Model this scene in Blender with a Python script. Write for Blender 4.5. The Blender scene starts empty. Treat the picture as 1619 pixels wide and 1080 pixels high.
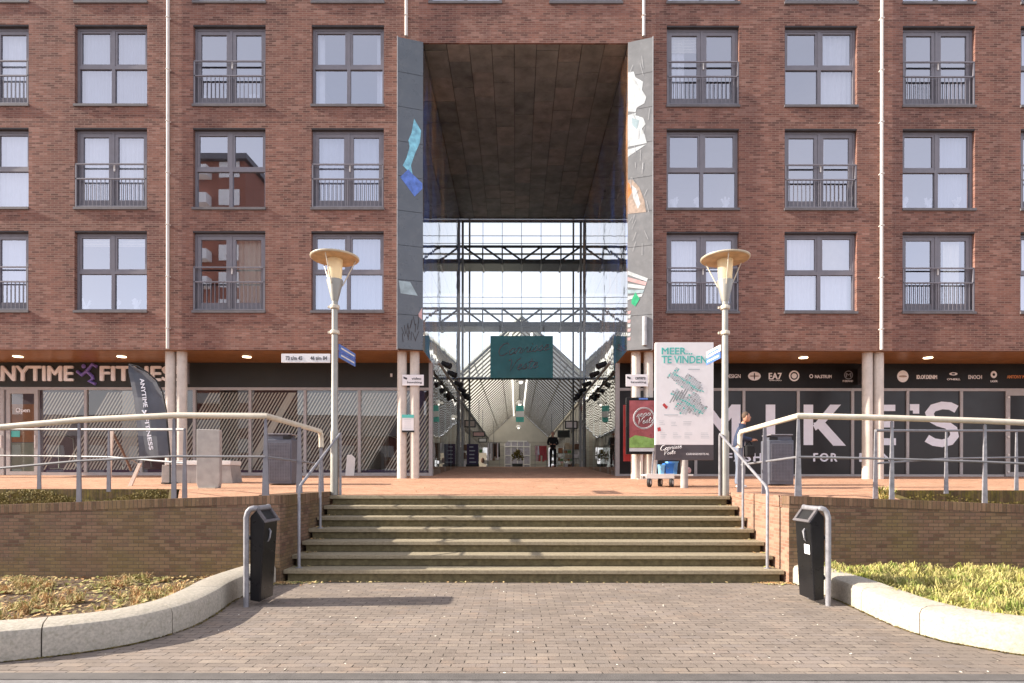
import bpy, bmesh, math, random
from mathutils import Vector, Matrix
R = math.radians
random.seed(7)
sc = bpy.context.scene
col = sc.collection

# ------------------------------------------------------------------ camera
F = 950.0; CX = 816.0; HY = 755.0; EYE = 1.57
cam = bpy.data.cameras.new("camera"); cam_o = bpy.data.objects.new("camera", cam); col.objects.link(cam_o)
cam_o.location = (0, 0, EYE); cam_o.rotation_euler = (R(90), R(-0.08), 0)
cam.sensor_width = 36; cam.lens = 36 * F / 1619.0
cam.shift_x = (809.5 - CX) / 1619.0; cam.shift_y = (HY - 540) / 1619.0
cam.clip_start = 0.1; cam.clip_end = 1500
sc.camera = cam_o
# ------------------------------------------------------------------ light
SUN_EL = 27.5; SUN_AZ = 4.0      # degrees above the horizon / degrees in front of the facade plane
w = bpy.data.worlds.new("World"); sc.world = w; w.use_nodes = True
nt = w.node_tree; bg = nt.nodes["Background"]
sky = nt.nodes.new("ShaderNodeTexSky"); sky.sky_type = 'NISHITA'; sky.sun_disc = False
sky.sun_elevation = R(SUN_EL); sky.sun_rotation = R(270 - SUN_AZ)
sky.air_density = 1.0; sky.dust_density = 2.2; sky.ozone_density = 1.0
# thin milky cloud veil over the blue sky
tc = nt.nodes.new("ShaderNodeTexCoord"); nz = nt.nodes.new("ShaderNodeTexNoise"); nz.inputs['Scale'].default_value = 2.2; nz.inputs['Detail'].default_value = 5
nt.links.new(tc.outputs['Generated'], nz.inputs['Vector'])
mr = nt.nodes.new("ShaderNodeMapRange"); mr.inputs[1].default_value = 0.35; mr.inputs[2].default_value = 0.65; mr.inputs[3].default_value = 0.68; mr.inputs[4].default_value = 0.92
nt.links.new(nz.outputs[0], mr.inputs[0])
vm = nt.nodes.new("ShaderNodeMix"); vm.data_type = 'RGBA'; vm.inputs[7].default_value = (3.45, 3.38, 3.65, 1)
nt.links.new(mr.outputs[0], vm.inputs[0]); nt.links.new(sky.outputs[0], vm.inputs[6])
sx = nt.nodes.new("ShaderNodeSeparateXYZ"); nt.links.new(tc.outputs['Generated'], sx.inputs[0])
hz = nt.nodes.new("ShaderNodeMapRange"); hz.interpolation_type = 'SMOOTHSTEP'; hz.inputs[1].default_value = 0.02; hz.inputs[2].default_value = 0.65; hz.inputs[3].default_value = 1.55; hz.inputs[4].default_value = 0.92
nt.links.new(sx.outputs[2], hz.inputs[0]); sc_ = nt.nodes.new("ShaderNodeVectorMath"); sc_.operation = 'SCALE'
nt.links.new(vm.outputs[2], sc_.inputs[0]); nt.links.new(hz.outputs[0], sc_.inputs['Scale'])
nt.links.new(sc_.outputs[0], bg.inputs[0]); bg.inputs[1].default_value = 0.15
sun = bpy.data.lights.new("sun", 'SUN'); sun_o = bpy.data.objects.new("sun", sun); col.objects.link(sun_o)
sun.energy = 4.8; sun.angle = R(0.5); sun.color = (1.0, 0.90, 0.76)
sd = Vector((-math.cos(R(SUN_AZ)) * math.cos(R(SUN_EL)), -math.sin(R(SUN_AZ)) * math.cos(R(SUN_EL)), math.sin(R(SUN_EL))))
sun_o.rotation_euler = (-sd).to_track_quat('-Z', 'Y').to_euler()
sun_o.location = (-40, -5, 30)
sc.view_settings.view_transform = 'Standard'; sc.view_settings.look = 'None'
sc.view_settings.exposure = 1.12; sc.view_settings.gamma = 1.0
sc.cycles.max_bounces = 8; sc.cycles.transparent_max_bounces = 16; sc.cycles.caustics_reflective = False; sc.cycles.caustics_refractive = False

def XZ(px, py, Y): return ((px - CX) / F * Y, EYE + (HY - py) / F * Y)
def PX(px, Y): return (px - CX) / F * Y
def PZ(py, Y): return EYE + (HY - py) / F * Y
def plat(y): return 1.225 + 0.048 * (min(y, 29.6) - 11.31)

# ------------------------------------------------------------------ materials
MATS = {}
def nmat(name):
    m = bpy.data.materials.new(name); m.use_nodes = True
    return m, m.node_tree, m.node_tree.nodes["Principled BSDF"]
def N(t, kind, **kw):
    n = t.nodes.new(kind)
    for k, v in kw.items(): setattr(n, k, v)
    return n
def ramp(t, fac, stops):
    r = N(t, "ShaderNodeValToRGB"); e = r.color_ramp.elements
    while len(e) < len(stops): e.new(0.5)
    for i, (p, c) in enumerate(stops):
        e[i].position = p; e[i].color = (c[0], c[1], c[2], 1)
    t.links.new(fac, r.inputs[0]); return r.outputs[0]
def mixc(t, fac, a, b, mode='MIX'):
    n = N(t, "ShaderNodeMix", data_type='RGBA', blend_type=mode)
    for s, v in ((n.inputs[0], fac), (n.inputs[6], a), (n.inputs[7], b)):
        if hasattr(v, 'is_linked'): t.links.new(v, s)
        elif isinstance(v, (int, float)): s.default_value = v
        else: s.default_value = (v[0], v[1], v[2], 1)
    return n.outputs[2]
def noise(t, vec, scale, detail=4, rough=0.55):
    n = N(t, "ShaderNodeTexNoise"); n.inputs['Scale'].default_value = scale
    n.inputs['Detail'].default_value = detail; n.inputs['Roughness'].default_value = rough
    if vec is not None: t.links.new(vec, n.inputs['Vector'])
    return n.outputs[0]
def math1(t, op, a, b=None, c=None):
    n = N(t, "ShaderNodeMath", operation=op)
    for s, v in zip(n.inputs, (a, b, c)):
        if v is None: continue
        if hasattr(v, 'is_linked'): t.links.new(v, s)
        else: s.default_value = v
    return n.outputs[0]
def wpos(t): return N(t, "ShaderNodeNewGeometry").outputs['Position']
def bump(t, b, h, strength=0.3, dist=0.01):
    n = N(t, "ShaderNodeBump"); n.inputs['Strength'].default_value = strength; n.inputs['Distance'].default_value = dist
    t.links.new(h, n.inputs['Height']); t.links.new(n.outputs[0], b.inputs['Normal'])
def plain(name, c, rough=0.6, metal=0.0, var=0.12, scale=6.0, bmp=0.0, spec=0.5, stain=None):
    m, t, b = nmat(name)
    b.inputs['Roughness'].default_value = rough; b.inputs['Metallic'].default_value = metal
    b.inputs['Specular IOR Level'].default_value = spec
    p = wpos(t); n = noise(t, p, scale, 6)
    lo = tuple(x * (1 - var * 2) for x in c); hi = tuple(min(1, x * (1 + var * 2)) for x in c)
    cc = ramp(t, n, [(0.25, lo), (0.75, hi)])
    if stain:
        sc_, amt, scol = stain
        n2 = noise(t, p, sc_, 8, 0.7)
        r2 = ramp(t, n2, [(0.5, (0, 0, 0)), (0.72, (amt, amt, amt))])
        cc = mixc(t, r2, cc, scol)
    t.links.new(cc, b.inputs['Base Color'])
    n3 = noise(t, p, scale * 3, 3)
    t.links.new(math1(t, 'MULTIPLY_ADD', n3, 0.25, rough - 0.12), b.inputs['Roughness'])
    if bmp: bump(t, b, noise(t, p, scale * 12, 6), bmp, 0.01)
    MATS[name] = m; return m
def brick(name, bw, bh, mortar, cols, mcol, plane='wall', rough=0.85, var=0.5, msize=0.008, extra=None, offset=0.5, bstr=0.5, rot=0.0):
    """cols: list of colours mixed at random from brick to brick"""
    m, t, b = nmat(name); p = wpos(t)
    s = N(t, "ShaderNodeSeparateXYZ"); t.links.new(p, s.inputs[0])
    cb = N(t, "ShaderNodeCombineXYZ")
    if plane == 'wall':
        u = math1(t, 'ADD', s.outputs[0], s.outputs[1]); t.links.new(u, cb.inputs[0]); t.links.new(s.outputs[2], cb.inputs[1])
    elif plane == 'soldier':
        u = math1(t, 'ADD', s.outputs[0], s.outputs[1]); t.links.new(u, cb.inputs[0]); cb.inputs[1].default_value = 2.0
    else:
        t.links.new(s.outputs[0], cb.inputs[0]); t.links.new(s.outputs[1], cb.inputs[1])
    vec = cb.outputs[0]
    # slight waviness so courses are not dead straight
    wob = noise(t, p, 0.8, 2); wv = N(t, "ShaderNodeVectorMath", operation='MULTIPLY_ADD')
    cw = N(t, "ShaderNodeCombineXYZ"); t.links.new(wob, cw.inputs[0]); t.links.new(wob, cw.inputs[1])
    t.links.new(cw.outputs[0], wv.inputs[0]); wv.inputs[1].default_value = (0.05, 0.06, 0) if plane == 'floor' else (0.006, 0.006, 0)
    t.links.new(vec, wv.inputs[2]); vec = wv.outputs[0]
    bt = N(t, "ShaderNodeTexBrick"); bt.offset = offset; bt.offset_frequency = 2; bt.squash = 1.0
    bt.inputs['Scale'].default_value = 1.0; bt.inputs['Mortar Size'].default_value = msize
    bt.inputs['Mortar Smooth'].default_value = 0.3
    bt.inputs['Brick Width'].default_value = bw; bt.inputs['Row Height'].default_value = bh
    bt.inputs['Color1'].default_value = (0, 0, 0, 1); bt.inputs['Color2'].default_value = (1, 1, 1, 1)
    bt.inputs['Mortar'].default_value = (0.5, 0.5, 0.5, 1); bt.inputs['Bias'].default_value = 0.0
    t.links.new(vec, bt.inputs['Vector'])
    k = len(cols); stops = [((i + 0.5) / k, c) for i, c in enumerate(cols)]
    cc = ramp(t, bt.outputs[0], stops)
    n = noise(t, p, 14, 5); cc = mixc(t, math1(t, 'MULTIPLY', n, var), cc, tuple(x * 0.45 for x in cols[0]))
    n2 = noise(t, p, 0.6, 5); g = ramp(t, n2, [(0.3, (0.84, 0.84, 0.84)), (0.7, (1.12, 1.12, 1.12))])
    cc = mixc(t, 1.0, cc, g, 'MULTIPLY')
    if extra: cc = extra(t, p, s, cc)
    if plane == 'floor':
        nm = noise(t, p, 13, 3, 0.7); km = ramp(t, nm, [(0.50, tuple(x * 1.5 for x in mcol)), (0.56, tuple(x * 0.3 for x in mcol))])
        cc = mixc(t, bt.outputs['Fac'], cc, km)
    else: cc = mixc(t, bt.outputs['Fac'], cc, mcol)
    t.links.new(cc, b.inputs['Base Color']); b.inputs['Roughness'].default_value = rough
    b.inputs['Specular IOR Level'].default_value = 0.25
    h = math1(t, 'SUBTRACT', math1(t, 'MULTIPLY', noise(t, p, 60, 3), 0.5), bt.outputs['Fac'])
    bump(t, b, h, bstr, 0.008)
    MATS[name] = m; return m
def glass(name, tint=(1, 1, 1), base=0.10, ior=1.6, rough=0.0, wav=0.02, wscale=0.7, coat=(1, 1, 1)):
    m, t, b = nmat(name); t.nodes.remove(b); out = t.nodes["Material Output"]
    tr = N(t, "ShaderNodeBsdfTransparent"); tr.inputs[0].default_value = (*tint, 1)
    gl = N(t, "ShaderNodeBsdfGlossy"); gl.inputs['Roughness'].default_value = rough; gl.inputs['Color'].default_value = (*coat, 1)
    lw = N(t, "ShaderNodeLayerWeight"); lw.inputs[0].default_value = 0.5
    fr5 = math1(t, 'POWER', lw.outputs['Facing'], 5.0 if ior > 1.3 else 9.0)
    bm = N(t, "ShaderNodeBump"); bm.inputs['Strength'].default_value = wav; bm.inputs['Distance'].default_value = 0.2
    t.links.new(noise(t, wpos(t), wscale, 1), bm.inputs['Height']); t.links.new(bm.outputs[0], gl.inputs['Normal'])
    f = math1(t, 'MULTIPLY_ADD', fr5, 1.0 - base, base)
    mx = N(t, "ShaderNodeMixShader"); t.links.new(f, mx.inputs[0]); t.links.new(tr.outputs[0], mx.inputs[1]); t.links.new(gl.outputs[0], mx.inputs[2])
    t.links.new(mx.outputs[0], out.inputs[0]); MATS[name] = m; return m
def emit(name, c, s):
    m, t, b = nmat(name); b.inputs['Base Color'].default_value = (*c, 1)
    b.inputs['Emission Color'].default_value = (*c, 1); b.inputs['Emission Strength'].default_value = s
    MATS[name] = m; return m

def specks(t, p, s, cc):
    mp = N(t, "ShaderNodeMapping"); mp.inputs['Scale'].default_value = (1, 1, 2.6); t.links.new(p, mp.inputs[0])
    n = noise(t, mp.outputs[0], 9, 3, 0.6); k = ramp(t, n, [(0.66, (0, 0, 0)), (0.76, (0.55, 0.55, 0.55))])
    cc = mixc(t, k, cc, (0.46, 0.32, 0.27))
    n = noise(t, mp.outputs[0], 12.7, 3, 0.6); k = ramp(t, n, [(0.64, (0, 0, 0)), (0.75, (0.6, 0.6, 0.6))])
    cc = mixc(t, k, cc, (0.10, 0.055, 0.05))
    mp = N(t, "ShaderNodeMapping"); mp.inputs['Scale'].default_value = (1, 1, 0.18); t.links.new(p, mp.inputs[0])
    n = noise(t, mp.outputs[0], 1.6, 5, 0.65); k = ramp(t, n, [(0.34, (0.74, 0.72, 0.76)), (0.50, (1.0, 1.0, 1.0)), (0.68, (1.20, 1.17, 1.15))])
    cc = mixc(t, 1.0, cc, k, 'MULTIPLY')
    fr_ = math1(t, 'FRACT', math1(t, 'DIVIDE', math1(t, 'SUBTRACT', s.outputs[2], 8.93), 3.02))
    return mixc(t, math1(t, 'MULTIPLY', math1(t, 'LESS_THAN', fr_, 0.012), 0.6), cc, (0.09, 0.05, 0.045))
brick('facade_brick', 0.22, 0.0625, 0, [(0.145, 0.072, 0.060), (0.22, 0.102, 0.081), (0.25, 0.117, 0.091), (0.27, 0.130, 0.101), (0.20, 0.098, 0.081), (0.32, 0.175, 0.142)], (0.26, 0.17, 0.14), msize=0.0075, var=0.3, extra=specks)
def moss(t, p, s, cc):
    n = noise(t, p, 1.6, 7, 0.65)
    zf = math1(t, 'MULTIPLY_ADD', s.outputs[2], -0.22, 0.62)
    k = math1(t, 'ADD', n, math1(t, 'MULTIPLY', zf, 0.35))
    k = ramp(t, k, [(0.60, (0, 0, 0)), (0.82, (0.5, 0.5, 0.5))])
    cc = mixc(t, k, cc, (0.19, 0.155, 0.055))
    n = noise(t, p, 30, 4, 0.7); k = ramp(t, n, [(0.60, (0, 0, 0)), (0.72, (0.5, 0.5, 0.5))]); cc = mixc(t, k, cc, (0.34, 0.28, 0.19))
    n = noise(t, p, 21, 4, 0.7); k = ramp(t, n, [(0.58, (0, 0, 0)), (0.72, (0.6, 0.6, 0.6))]); return mixc(t, k, cc, (0.07, 0.05, 0.035))
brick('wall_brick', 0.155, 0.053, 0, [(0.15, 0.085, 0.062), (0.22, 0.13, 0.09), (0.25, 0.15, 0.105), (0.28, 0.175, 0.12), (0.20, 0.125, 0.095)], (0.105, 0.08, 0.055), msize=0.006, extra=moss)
brick('wall_brick_sunlit', 0.155, 0.053, 0, [(0.30, 0.17, 0.12), (0.40, 0.24, 0.17), (0.46, 0.28, 0.20), (0.36, 0.2, 0.14)], (0.30, 0.22, 0.17), msize=0.007)  # same brick as the walls, with sunlight put into a paler colour
brick('soldier_brick', 0.062, 4.0, 0, [(0.15, 0.09, 0.06), (0.21, 0.125, 0.085), (0.25, 0.15, 0.10), (0.29, 0.18, 0.12)], (0.10, 0.075, 0.05), plane='soldier', msize=0.006, extra=moss)
def dirt(t, p, s, cc):
    n = noise(t, p, 1.1, 8, 0.7); k = ramp(t, n, [(0.42, (0, 0, 0)), (0.7, (0.55, 0.55, 0.55))])
    cc = mixc(t, k, cc, (0.17, 0.145, 0.125))
    n = noise(t, p, 2.7, 4, 0.6); k = ramp(t, n, [(0.55, (0, 0, 0)), (0.70, (0.45, 0.45, 0.45))]); cc = mixc(t, k, cc, (0.33, 0.245, 0.19))
    n = noise(t, p, 48, 2); k = ramp(t, n, [(0.69, (0, 0, 0)), (0.75, (0.8, 0.8, 0.8))])
    cc = mixc(t, k, cc, (0.52, 0.45, 0.36))
    n = noise(t, p, 33, 3); k = ramp(t, n, [(0.64, (0, 0, 0)), (0.72, (0.75, 0.75, 0.75))])
    return mixc(t, k, cc, (0.09, 0.075, 0.065))
brick('paving', 0.205, 0.10, 0, [(0.25, 0.207, 0.178), (0.285, 0.238, 0.205), (0.305, 0.252, 0.215), (0.27, 0.23, 0.208), (0.34, 0.282, 0.236)], (0.12, 0.10, 0.085), plane='floor', msize=0.006, extra=dirt, rough=0.85, var=0.3, bstr=0.5)
brick('plaza_paving', 0.21, 0.105, 0, [(0.48, 0.26, 0.165), (0.57, 0.325, 0.21), (0.61, 0.36, 0.24), (0.53, 0.30, 0.20)], (0.36, 0.22, 0.15), plane='floor', msize=0.006, rough=0.85, var=0.25)
plain('frame_grey', (0.19, 0.18, 0.21), 0.45, var=0.04)
plain('frame_light', (0.42, 0.40, 0.40), 0.45, var=0.05)
plain('sill_grey', (0.13, 0.12, 0.13), 0.6, var=0.1)
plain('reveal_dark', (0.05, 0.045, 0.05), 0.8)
plain('curtain_white', (0.64, 0.65, 0.70), 0.9, var=0.03)
plain('curtain_cream', (0.80, 0.77, 0.66), 0.9, var=0.03)
plain('curtain_voile', (0.40, 0.42, 0.50), 0.9, var=0.06, scale=1.5)
plain('blind_beige', (0.50, 0.46, 0.40), 0.9, var=0.04)
plain('room_wall', (0.42, 0.42, 0.46), 0.9, var=0.08, scale=0.4)
plain('white_paint', (0.82, 0.80, 0.78), 0.5, var=0.03)
plain('pipe_white', (0.62, 0.57, 0.54), 0.5, var=0.05)
plain('column_grey', (0.62, 0.57, 0.52), 0.6, var=0.06, scale=3, stain=(9, 0.4, (0.35, 0.32, 0.28)))
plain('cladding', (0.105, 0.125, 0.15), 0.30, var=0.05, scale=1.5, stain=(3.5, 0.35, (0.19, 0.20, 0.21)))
plain('edge_trim', (0.42, 0.43, 0.45), 0.4)
plain('soffit_wood', (0.31, 0.15, 0.065), 0.35, var=0.10, scale=2.2)
plain('fascia_green', (0.034, 0.036, 0.035), 0.55, var=0.06, scale=1, spec=0.3)
plain('fascia_black', (0.012, 0.011, 0.011), 0.45, var=0.1, spec=0.25)
plain('panel_black', (0.017, 0.016, 0.018), 0.35, var=0.15, scale=1.0)
plain('concrete_light', (0.47, 0.43, 0.365), 0.85, var=0.14, scale=40, bmp=0.5, stain=(16, 0.55, (0.25, 0.23, 0.16)))
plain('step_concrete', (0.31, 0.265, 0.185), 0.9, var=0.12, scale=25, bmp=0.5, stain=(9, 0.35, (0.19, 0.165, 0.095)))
plain('step_riser_shaded', (0.155, 0.13, 0.07), 0.95, var=0.2, scale=14, bmp=0.5, stain=(9, 0.5, (0.10, 0.09, 0.04)))  # darker copy of the step concrete, shade on the risers put into colour
plain('concrete_mid', (0.36, 0.34, 0.33), 0.85, var=0.08, bmp=0.2)
plain('ceiling_board', (0.19, 0.185, 0.165), 0.7, var=0.2, scale=1.8, stain=(2.5, 0.5, (0.07, 0.055, 0.05)))
plain('steel_dark', (0.045, 0.055, 0.058), 0.5, var=0.1)
plain('steel_grey', (0.33, 0.35, 0.34), 0.45, var=0.1)
plain('galvanised', (0.29, 0.29, 0.32), 0.45, 0.25, var=0.14, scale=14)
plain('post_blue_grey', (0.20, 0.20, 0.235), 0.5, 0.2, var=0.08)
plain('rail_cream', (0.66, 0.60, 0.50), 0.35, 0.0, var=0.06, stain=(20, 0.3, (0.4, 0.34, 0.26)))
plain('lamp_post', (0.34, 0.335, 0.31), 0.45, 0.2, var=0.06)
plain('lamp_cream', (0.60, 0.54, 0.42), 0.35, var=0.05)
plain('lamp_under_reflect', (0.50, 0.34, 0.19), 0.6, var=0.15)  # tan stands for warm light reflected onto the canopy underside
plain('black_plastic', (0.010, 0.010, 0.012), 0.30, var=0.1, scale=2, spec=0.3, stain=(3, 0.10, (0.06, 0.06, 0.06)))
plain('rail_grey', (0.20, 0.20, 0.22), 0.5, var=0.1)
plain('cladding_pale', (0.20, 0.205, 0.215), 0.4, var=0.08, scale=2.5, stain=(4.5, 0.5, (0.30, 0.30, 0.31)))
plain('black_matt', (0.015, 0.015, 0.017), 0.6)
plain('soil', (0.13, 0.085, 0.055), 0.95, var=0.3, scale=18, bmp=0.8)
plain('planter_soil', (0.12, 0.10, 0.045), 0.95, var=0.3, scale=18, bmp=0.8)
plain('teal', (0.06, 0.38, 0.40), 0.4, var=0.1, scale=1.5)
plain('teal_ink', (0.10, 0.50, 0.46), 0.5, var=0.02)
plain('script_pink', (0.42, 0.36, 0.40), 0.4)
plain('sign_white', (0.80, 0.79, 0.82), 0.4, var=0.02)
plain('sign_dark', (0.075, 0.065, 0.075), 0.4, var=0.04)
plain('ink_grey', (0.30, 0.31, 0.33), 0.6, var=0.02)
plain('ink_dark', (0.06, 0.06, 0.07), 0.6)
plain('map_grey', (0.48, 0.52, 0.56), 0.5, var=0.05)
plain('light_blue', (0.22, 0.52, 0.85), 0.4, var=0.1)
plain('red_paint', (0.48, 0.05, 0.05), 0.5, var=0.1)
plain('blue_paint', (0.04, 0.24, 0.80), 0.35, var=0.06)
plain('sign_blue', (0.10, 0.20, 0.58), 0.4)
plain('poster_red', (0.28, 0.075, 0.085), 0.3, var=0.25, scale=2.5)
plain('poster_green', (0.20, 0.36, 0.10), 0.3, var=0.2, scale=5)
plain('purple', (0.22, 0.17, 0.55), 0.4, var=0.05)
plain('purple_dark', (0.045, 0.03, 0.085), 0.6)
plain('letter_cream', (0.93, 0.91, 0.92), 0.4, var=0.03)
plain('letter_lilac', (0.84, 0.86, 0.95), 0.5, var=0.02)
plain('flag_cloth', (0.105, 0.115, 0.14), 0.85, var=0.1, scale=3)
plain('wood_pale', (0.62, 0.50, 0.42), 0.7, var=0.08)
plain('wood_dark', (0.16, 0.09, 0.06), 0.7)
plain('bin_grey', (0.115, 0.125, 0.16), 0.5, 0.1, var=0.08)
plain('skin', (0.55, 0.28, 0.19), 0.55, var=0.06, scale=20)
plain('hair', (0.10, 0.065, 0.045), 0.8)
plain('navy_cloth', (0.035, 0.05, 0.10), 0.9, var=0.15)
plain('trouser_blue', (0.17, 0.20, 0.27), 0.9, var=0.12)
plain('black_cloth', (0.012, 0.012, 0.014), 0.9)
plain('shoe_white', (0.75, 0.73, 0.72), 0.6)
plain('art_blue', (0.22, 0.55, 0.80), 0.35, var=0.25, scale=6)
plain('art_indigo', (0.10, 0.20, 0.62), 0.35, var=0.25, scale=6)
plain('art_white', (0.56, 0.60, 0.62), 0.4, var=0.12, scale=8)
plain('art_shade', (0.34, 0.44, 0.48), 0.4, var=0.15, scale=6)
plain('art_tan', (0.42, 0.33, 0.27), 0.4, var=0.2, scale=8)
plain('art_orange', (0.60, 0.22, 0.07), 0.4, var=0.2, scale=8)
plain('art_green', (0.04, 0.42, 0.20), 0.4, var=0.15, scale=8)
plain('art_pink', (0.60, 0.38, 0.38), 0.4, var=0.1)
plain('arcade_wall', (0.50, 0.47, 0.42), 0.7, var=0.05, scale=1)
plain('arcade_floor', (0.30, 0.26, 0.24), 0.35, var=0.1, scale=1)
plain('arcade_lilac', (0.45, 0.42, 0.50), 0.5)
plain('poster_brown', (0.30, 0.12, 0.05), 0.4, var=0.1)
plain('poster_grey_green', (0.22, 0.25, 0.21), 0.4, var=0.1, scale=2)
plain('gym_wall', (0.10, 0.075, 0.10), 0.8, var=0.3, scale=0.8)
plain('tower_brick', (0.30, 0.12, 0.08), 0.9, var=0.12)
plain('leaf_litter', (0.42, 0.20, 0.09), 0.9, var=0.3, scale=30)
plain('mud', (0.10, 0.075, 0.05), 0.95)
glass('window_glass', (0.90, 0.93, 0.97), base=0.44, ior=1.6, wav=0.008, wscale=0.5, coat=(0.86, 0.89, 1.0))
glass('shop_glass', (0.82, 0.85, 0.84), base=0.10, ior=1.55, wav=0.01, wscale=0.7)
glass('clear_glass', (0.97, 0.99, 0.99), base=0.04, ior=1.35)
glass('side_glass', (0.72, 0.78, 0.74), base=0.15, ior=1.6, wav=0.02, wscale=1.0)
emit('lamp_glow', (1.0, 0.78, 0.50), 4.0)
emit('screen_glow', (0.30, 0.38, 0.55), 0.6)
emit('arcade_glow', (1.0, 0.95, 0.85), 1.0)

def mural_mat():
    m, t, b = nmat('mural'); p = wpos(t)
    mp = N(t, "ShaderNodeMapping"); mp.inputs['Scale'].default_value = (1, 0.55, 0.16); t.links.new(p, mp.inputs[0])
    n = noise(t, mp.outputs[0], 1.1, 5, 0.6)
    c = ramp(t, n, [(0.36, (0.06, 0.07, 0.10)), (0.43, (0.20, 0.15, 0.13)), (0.48, (0.12, 0.26, 0.75)), (0.53, (0.20, 0.16, 0.15)), (0.58, (0.75, 0.36, 0.16)), (0.66, (0.75, 0.72, 0.70))])
    s = N(t, "ShaderNodeSeparateXYZ"); t.links.new(p, s.inputs[0]); cb = N(t, "ShaderNodeCombineXYZ")
    t.links.new(s.outputs[1], cb.inputs[0]); t.links.new(s.outputs[2], cb.inputs[1])
    bt = N(t, "ShaderNodeTexBrick"); bt.offset = 0; bt.inputs['Scale'].default_value = 1; bt.inputs['Brick Width'].default_value = 1.5
    bt.inputs['Row Height'].default_value = 1.02; bt.inputs['Mortar Size'].default_value = 0.008; t.links.new(cb.outputs[0], bt.inputs['Vector'])
    c = mixc(t, bt.outputs['Fac'], c, (0.01, 0.01, 0.01))
    t.links.new(c, b.inputs['Base Color']); b.inputs['Roughness'].default_value = 0.04
    b.inputs['Specular IOR Level'].default_value = 0.9
    b.inputs['Coat Weight'].default_value = 1.0; b.inputs['Coat Roughness'].default_value = 0.02
    t.links.new(math1(t, 'MULTIPLY_ADD', bt.outputs['Fac'], 0.6, 0.03), b.inputs['Roughness'])
    bm = N(t, "ShaderNodeBump"); bm.inputs['Strength'].default_value = 0.03; bm.inputs['Distance'].default_value = 0.2
    t.links.new(noise(t, p, 0.9, 2), bm.inputs['Height']); t.links.new(bm.outputs[0], b.inputs['Normal']); t.links.new(bm.outputs[0], b.inputs['Coat Normal'])
    MATS['mural'] = m
mural_mat()
def film_mat():
    m, t, b = nmat('stripe_film'); out = t.nodes["Material Output"]; p = wpos(t)
    s = N(t, "ShaderNodeSeparateXYZ"); t.links.new(p, s.inputs[0])
    u = math1(t, 'SUBTRACT', math1(t, 'MULTIPLY', s.outputs[0], 0.86), math1(t, 'MULTIPLY', s.outputs[2], 0.50))
    fr = math1(t, 'FRACT', math1(t, 'DIVIDE', u, 0.092)); k1 = math1(t, 'LESS_THAN', fr, 0.46)
    big = noise(t, None, 1.0, 1)
    cb = N(t, "ShaderNodeCombineXYZ"); t.links.new(math1(t, 'MULTIPLY', u, 0.75), cb.inputs[0])
    nz = N(t, "ShaderNodeTexNoise"); nz.inputs['Scale'].default_value = 1.5; nz.inputs['Detail'].default_value = 1; t.links.new(cb.outputs[0], nz.inputs['Vector'])
    k2 = math1(t, 'GREATER_THAN', nz.outputs[0], 0.40)
    k3 = math1(t, 'GREATER_THAN', nz.outputs[0], 0.64)
    k = math1(t, 'MAXIMUM', math1(t, 'MULTIPLY', k1, k2), math1(t, 'MULTIPLY', k3, 0.9))
    tr = N(t, "ShaderNodeBsdfTransparent"); mx = N(t, "ShaderNodeMixShader")
    b.inputs['Base Color'].default_value = (0.66, 0.62, 0.56, 1); b.inputs['Roughness'].default_value = 0.6
    t.links.new(k, mx.inputs[0]); t.links.new(tr.outputs[0], mx.inputs[1]); t.links.new(b.outputs[0], mx.inputs[2]); t.links.new(mx.outputs[0], out.inputs[0])
    MATS['stripe_film'] = m
film_mat()
def translucent(name, c):
    m, t, b = nmat(name); out = t.nodes["Material Output"]
    tl = N(t, "ShaderNodeBsdfTranslucent"); tl.inputs[0].default_value = (*c, 1)
    mx = N(t, "ShaderNodeMixShader"); mx.inputs[0].default_value = 0.6
    b.inputs['Base Color'].default_value = (*c, 1); t.links.new(b.outputs[0], mx.inputs[1]); t.links.new(tl.outputs[0], mx.inputs[2])
    t.links.new(mx.outputs[0], out.inputs[0]); MATS[name] = m
translucent('roof_glazing', (0.50, 0.51, 0.48))
translucent('lantern_glass', (0.92, 0.84, 0.66))
def leafy(name, cols, scale=3.0):
    m, t, b = nmat(name); p = wpos(t); n = noise(t, p, scale, 5, 0.7)
    k = len(cols); c = ramp(t, n, [(0.3 + 0.4 * i / (k - 1), x) for i, x in enumerate(cols)])
    t.links.new(c, b.inputs['Base Color']); b.inputs['Roughness'].default_value = 0.75; b.inputs['Specular IOR Level'].default_value = 0.2
    MATS[name] = m
leafy('sedge', [(0.12, 0.19, 0.03), (0.36, 0.37, 0.08), (0.54, 0.45, 0.20), (0.19, 0.27, 0.05), (0.50, 0.38, 0.18)], 3.2)
leafy('dry_leaf', [(0.15, 0.10, 0.06), (0.46, 0.25, 0.11), (0.56, 0.43, 0.22), (0.24, 0.28, 0.08), (0.50, 0.28, 0.14)], 6)
leafy('moss_plants', [(0.05, 0.045, 0.015), (0.12, 0.10, 0.025), (0.20, 0.15, 0.05), (0.07, 0.075, 0.015)], 5)

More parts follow.
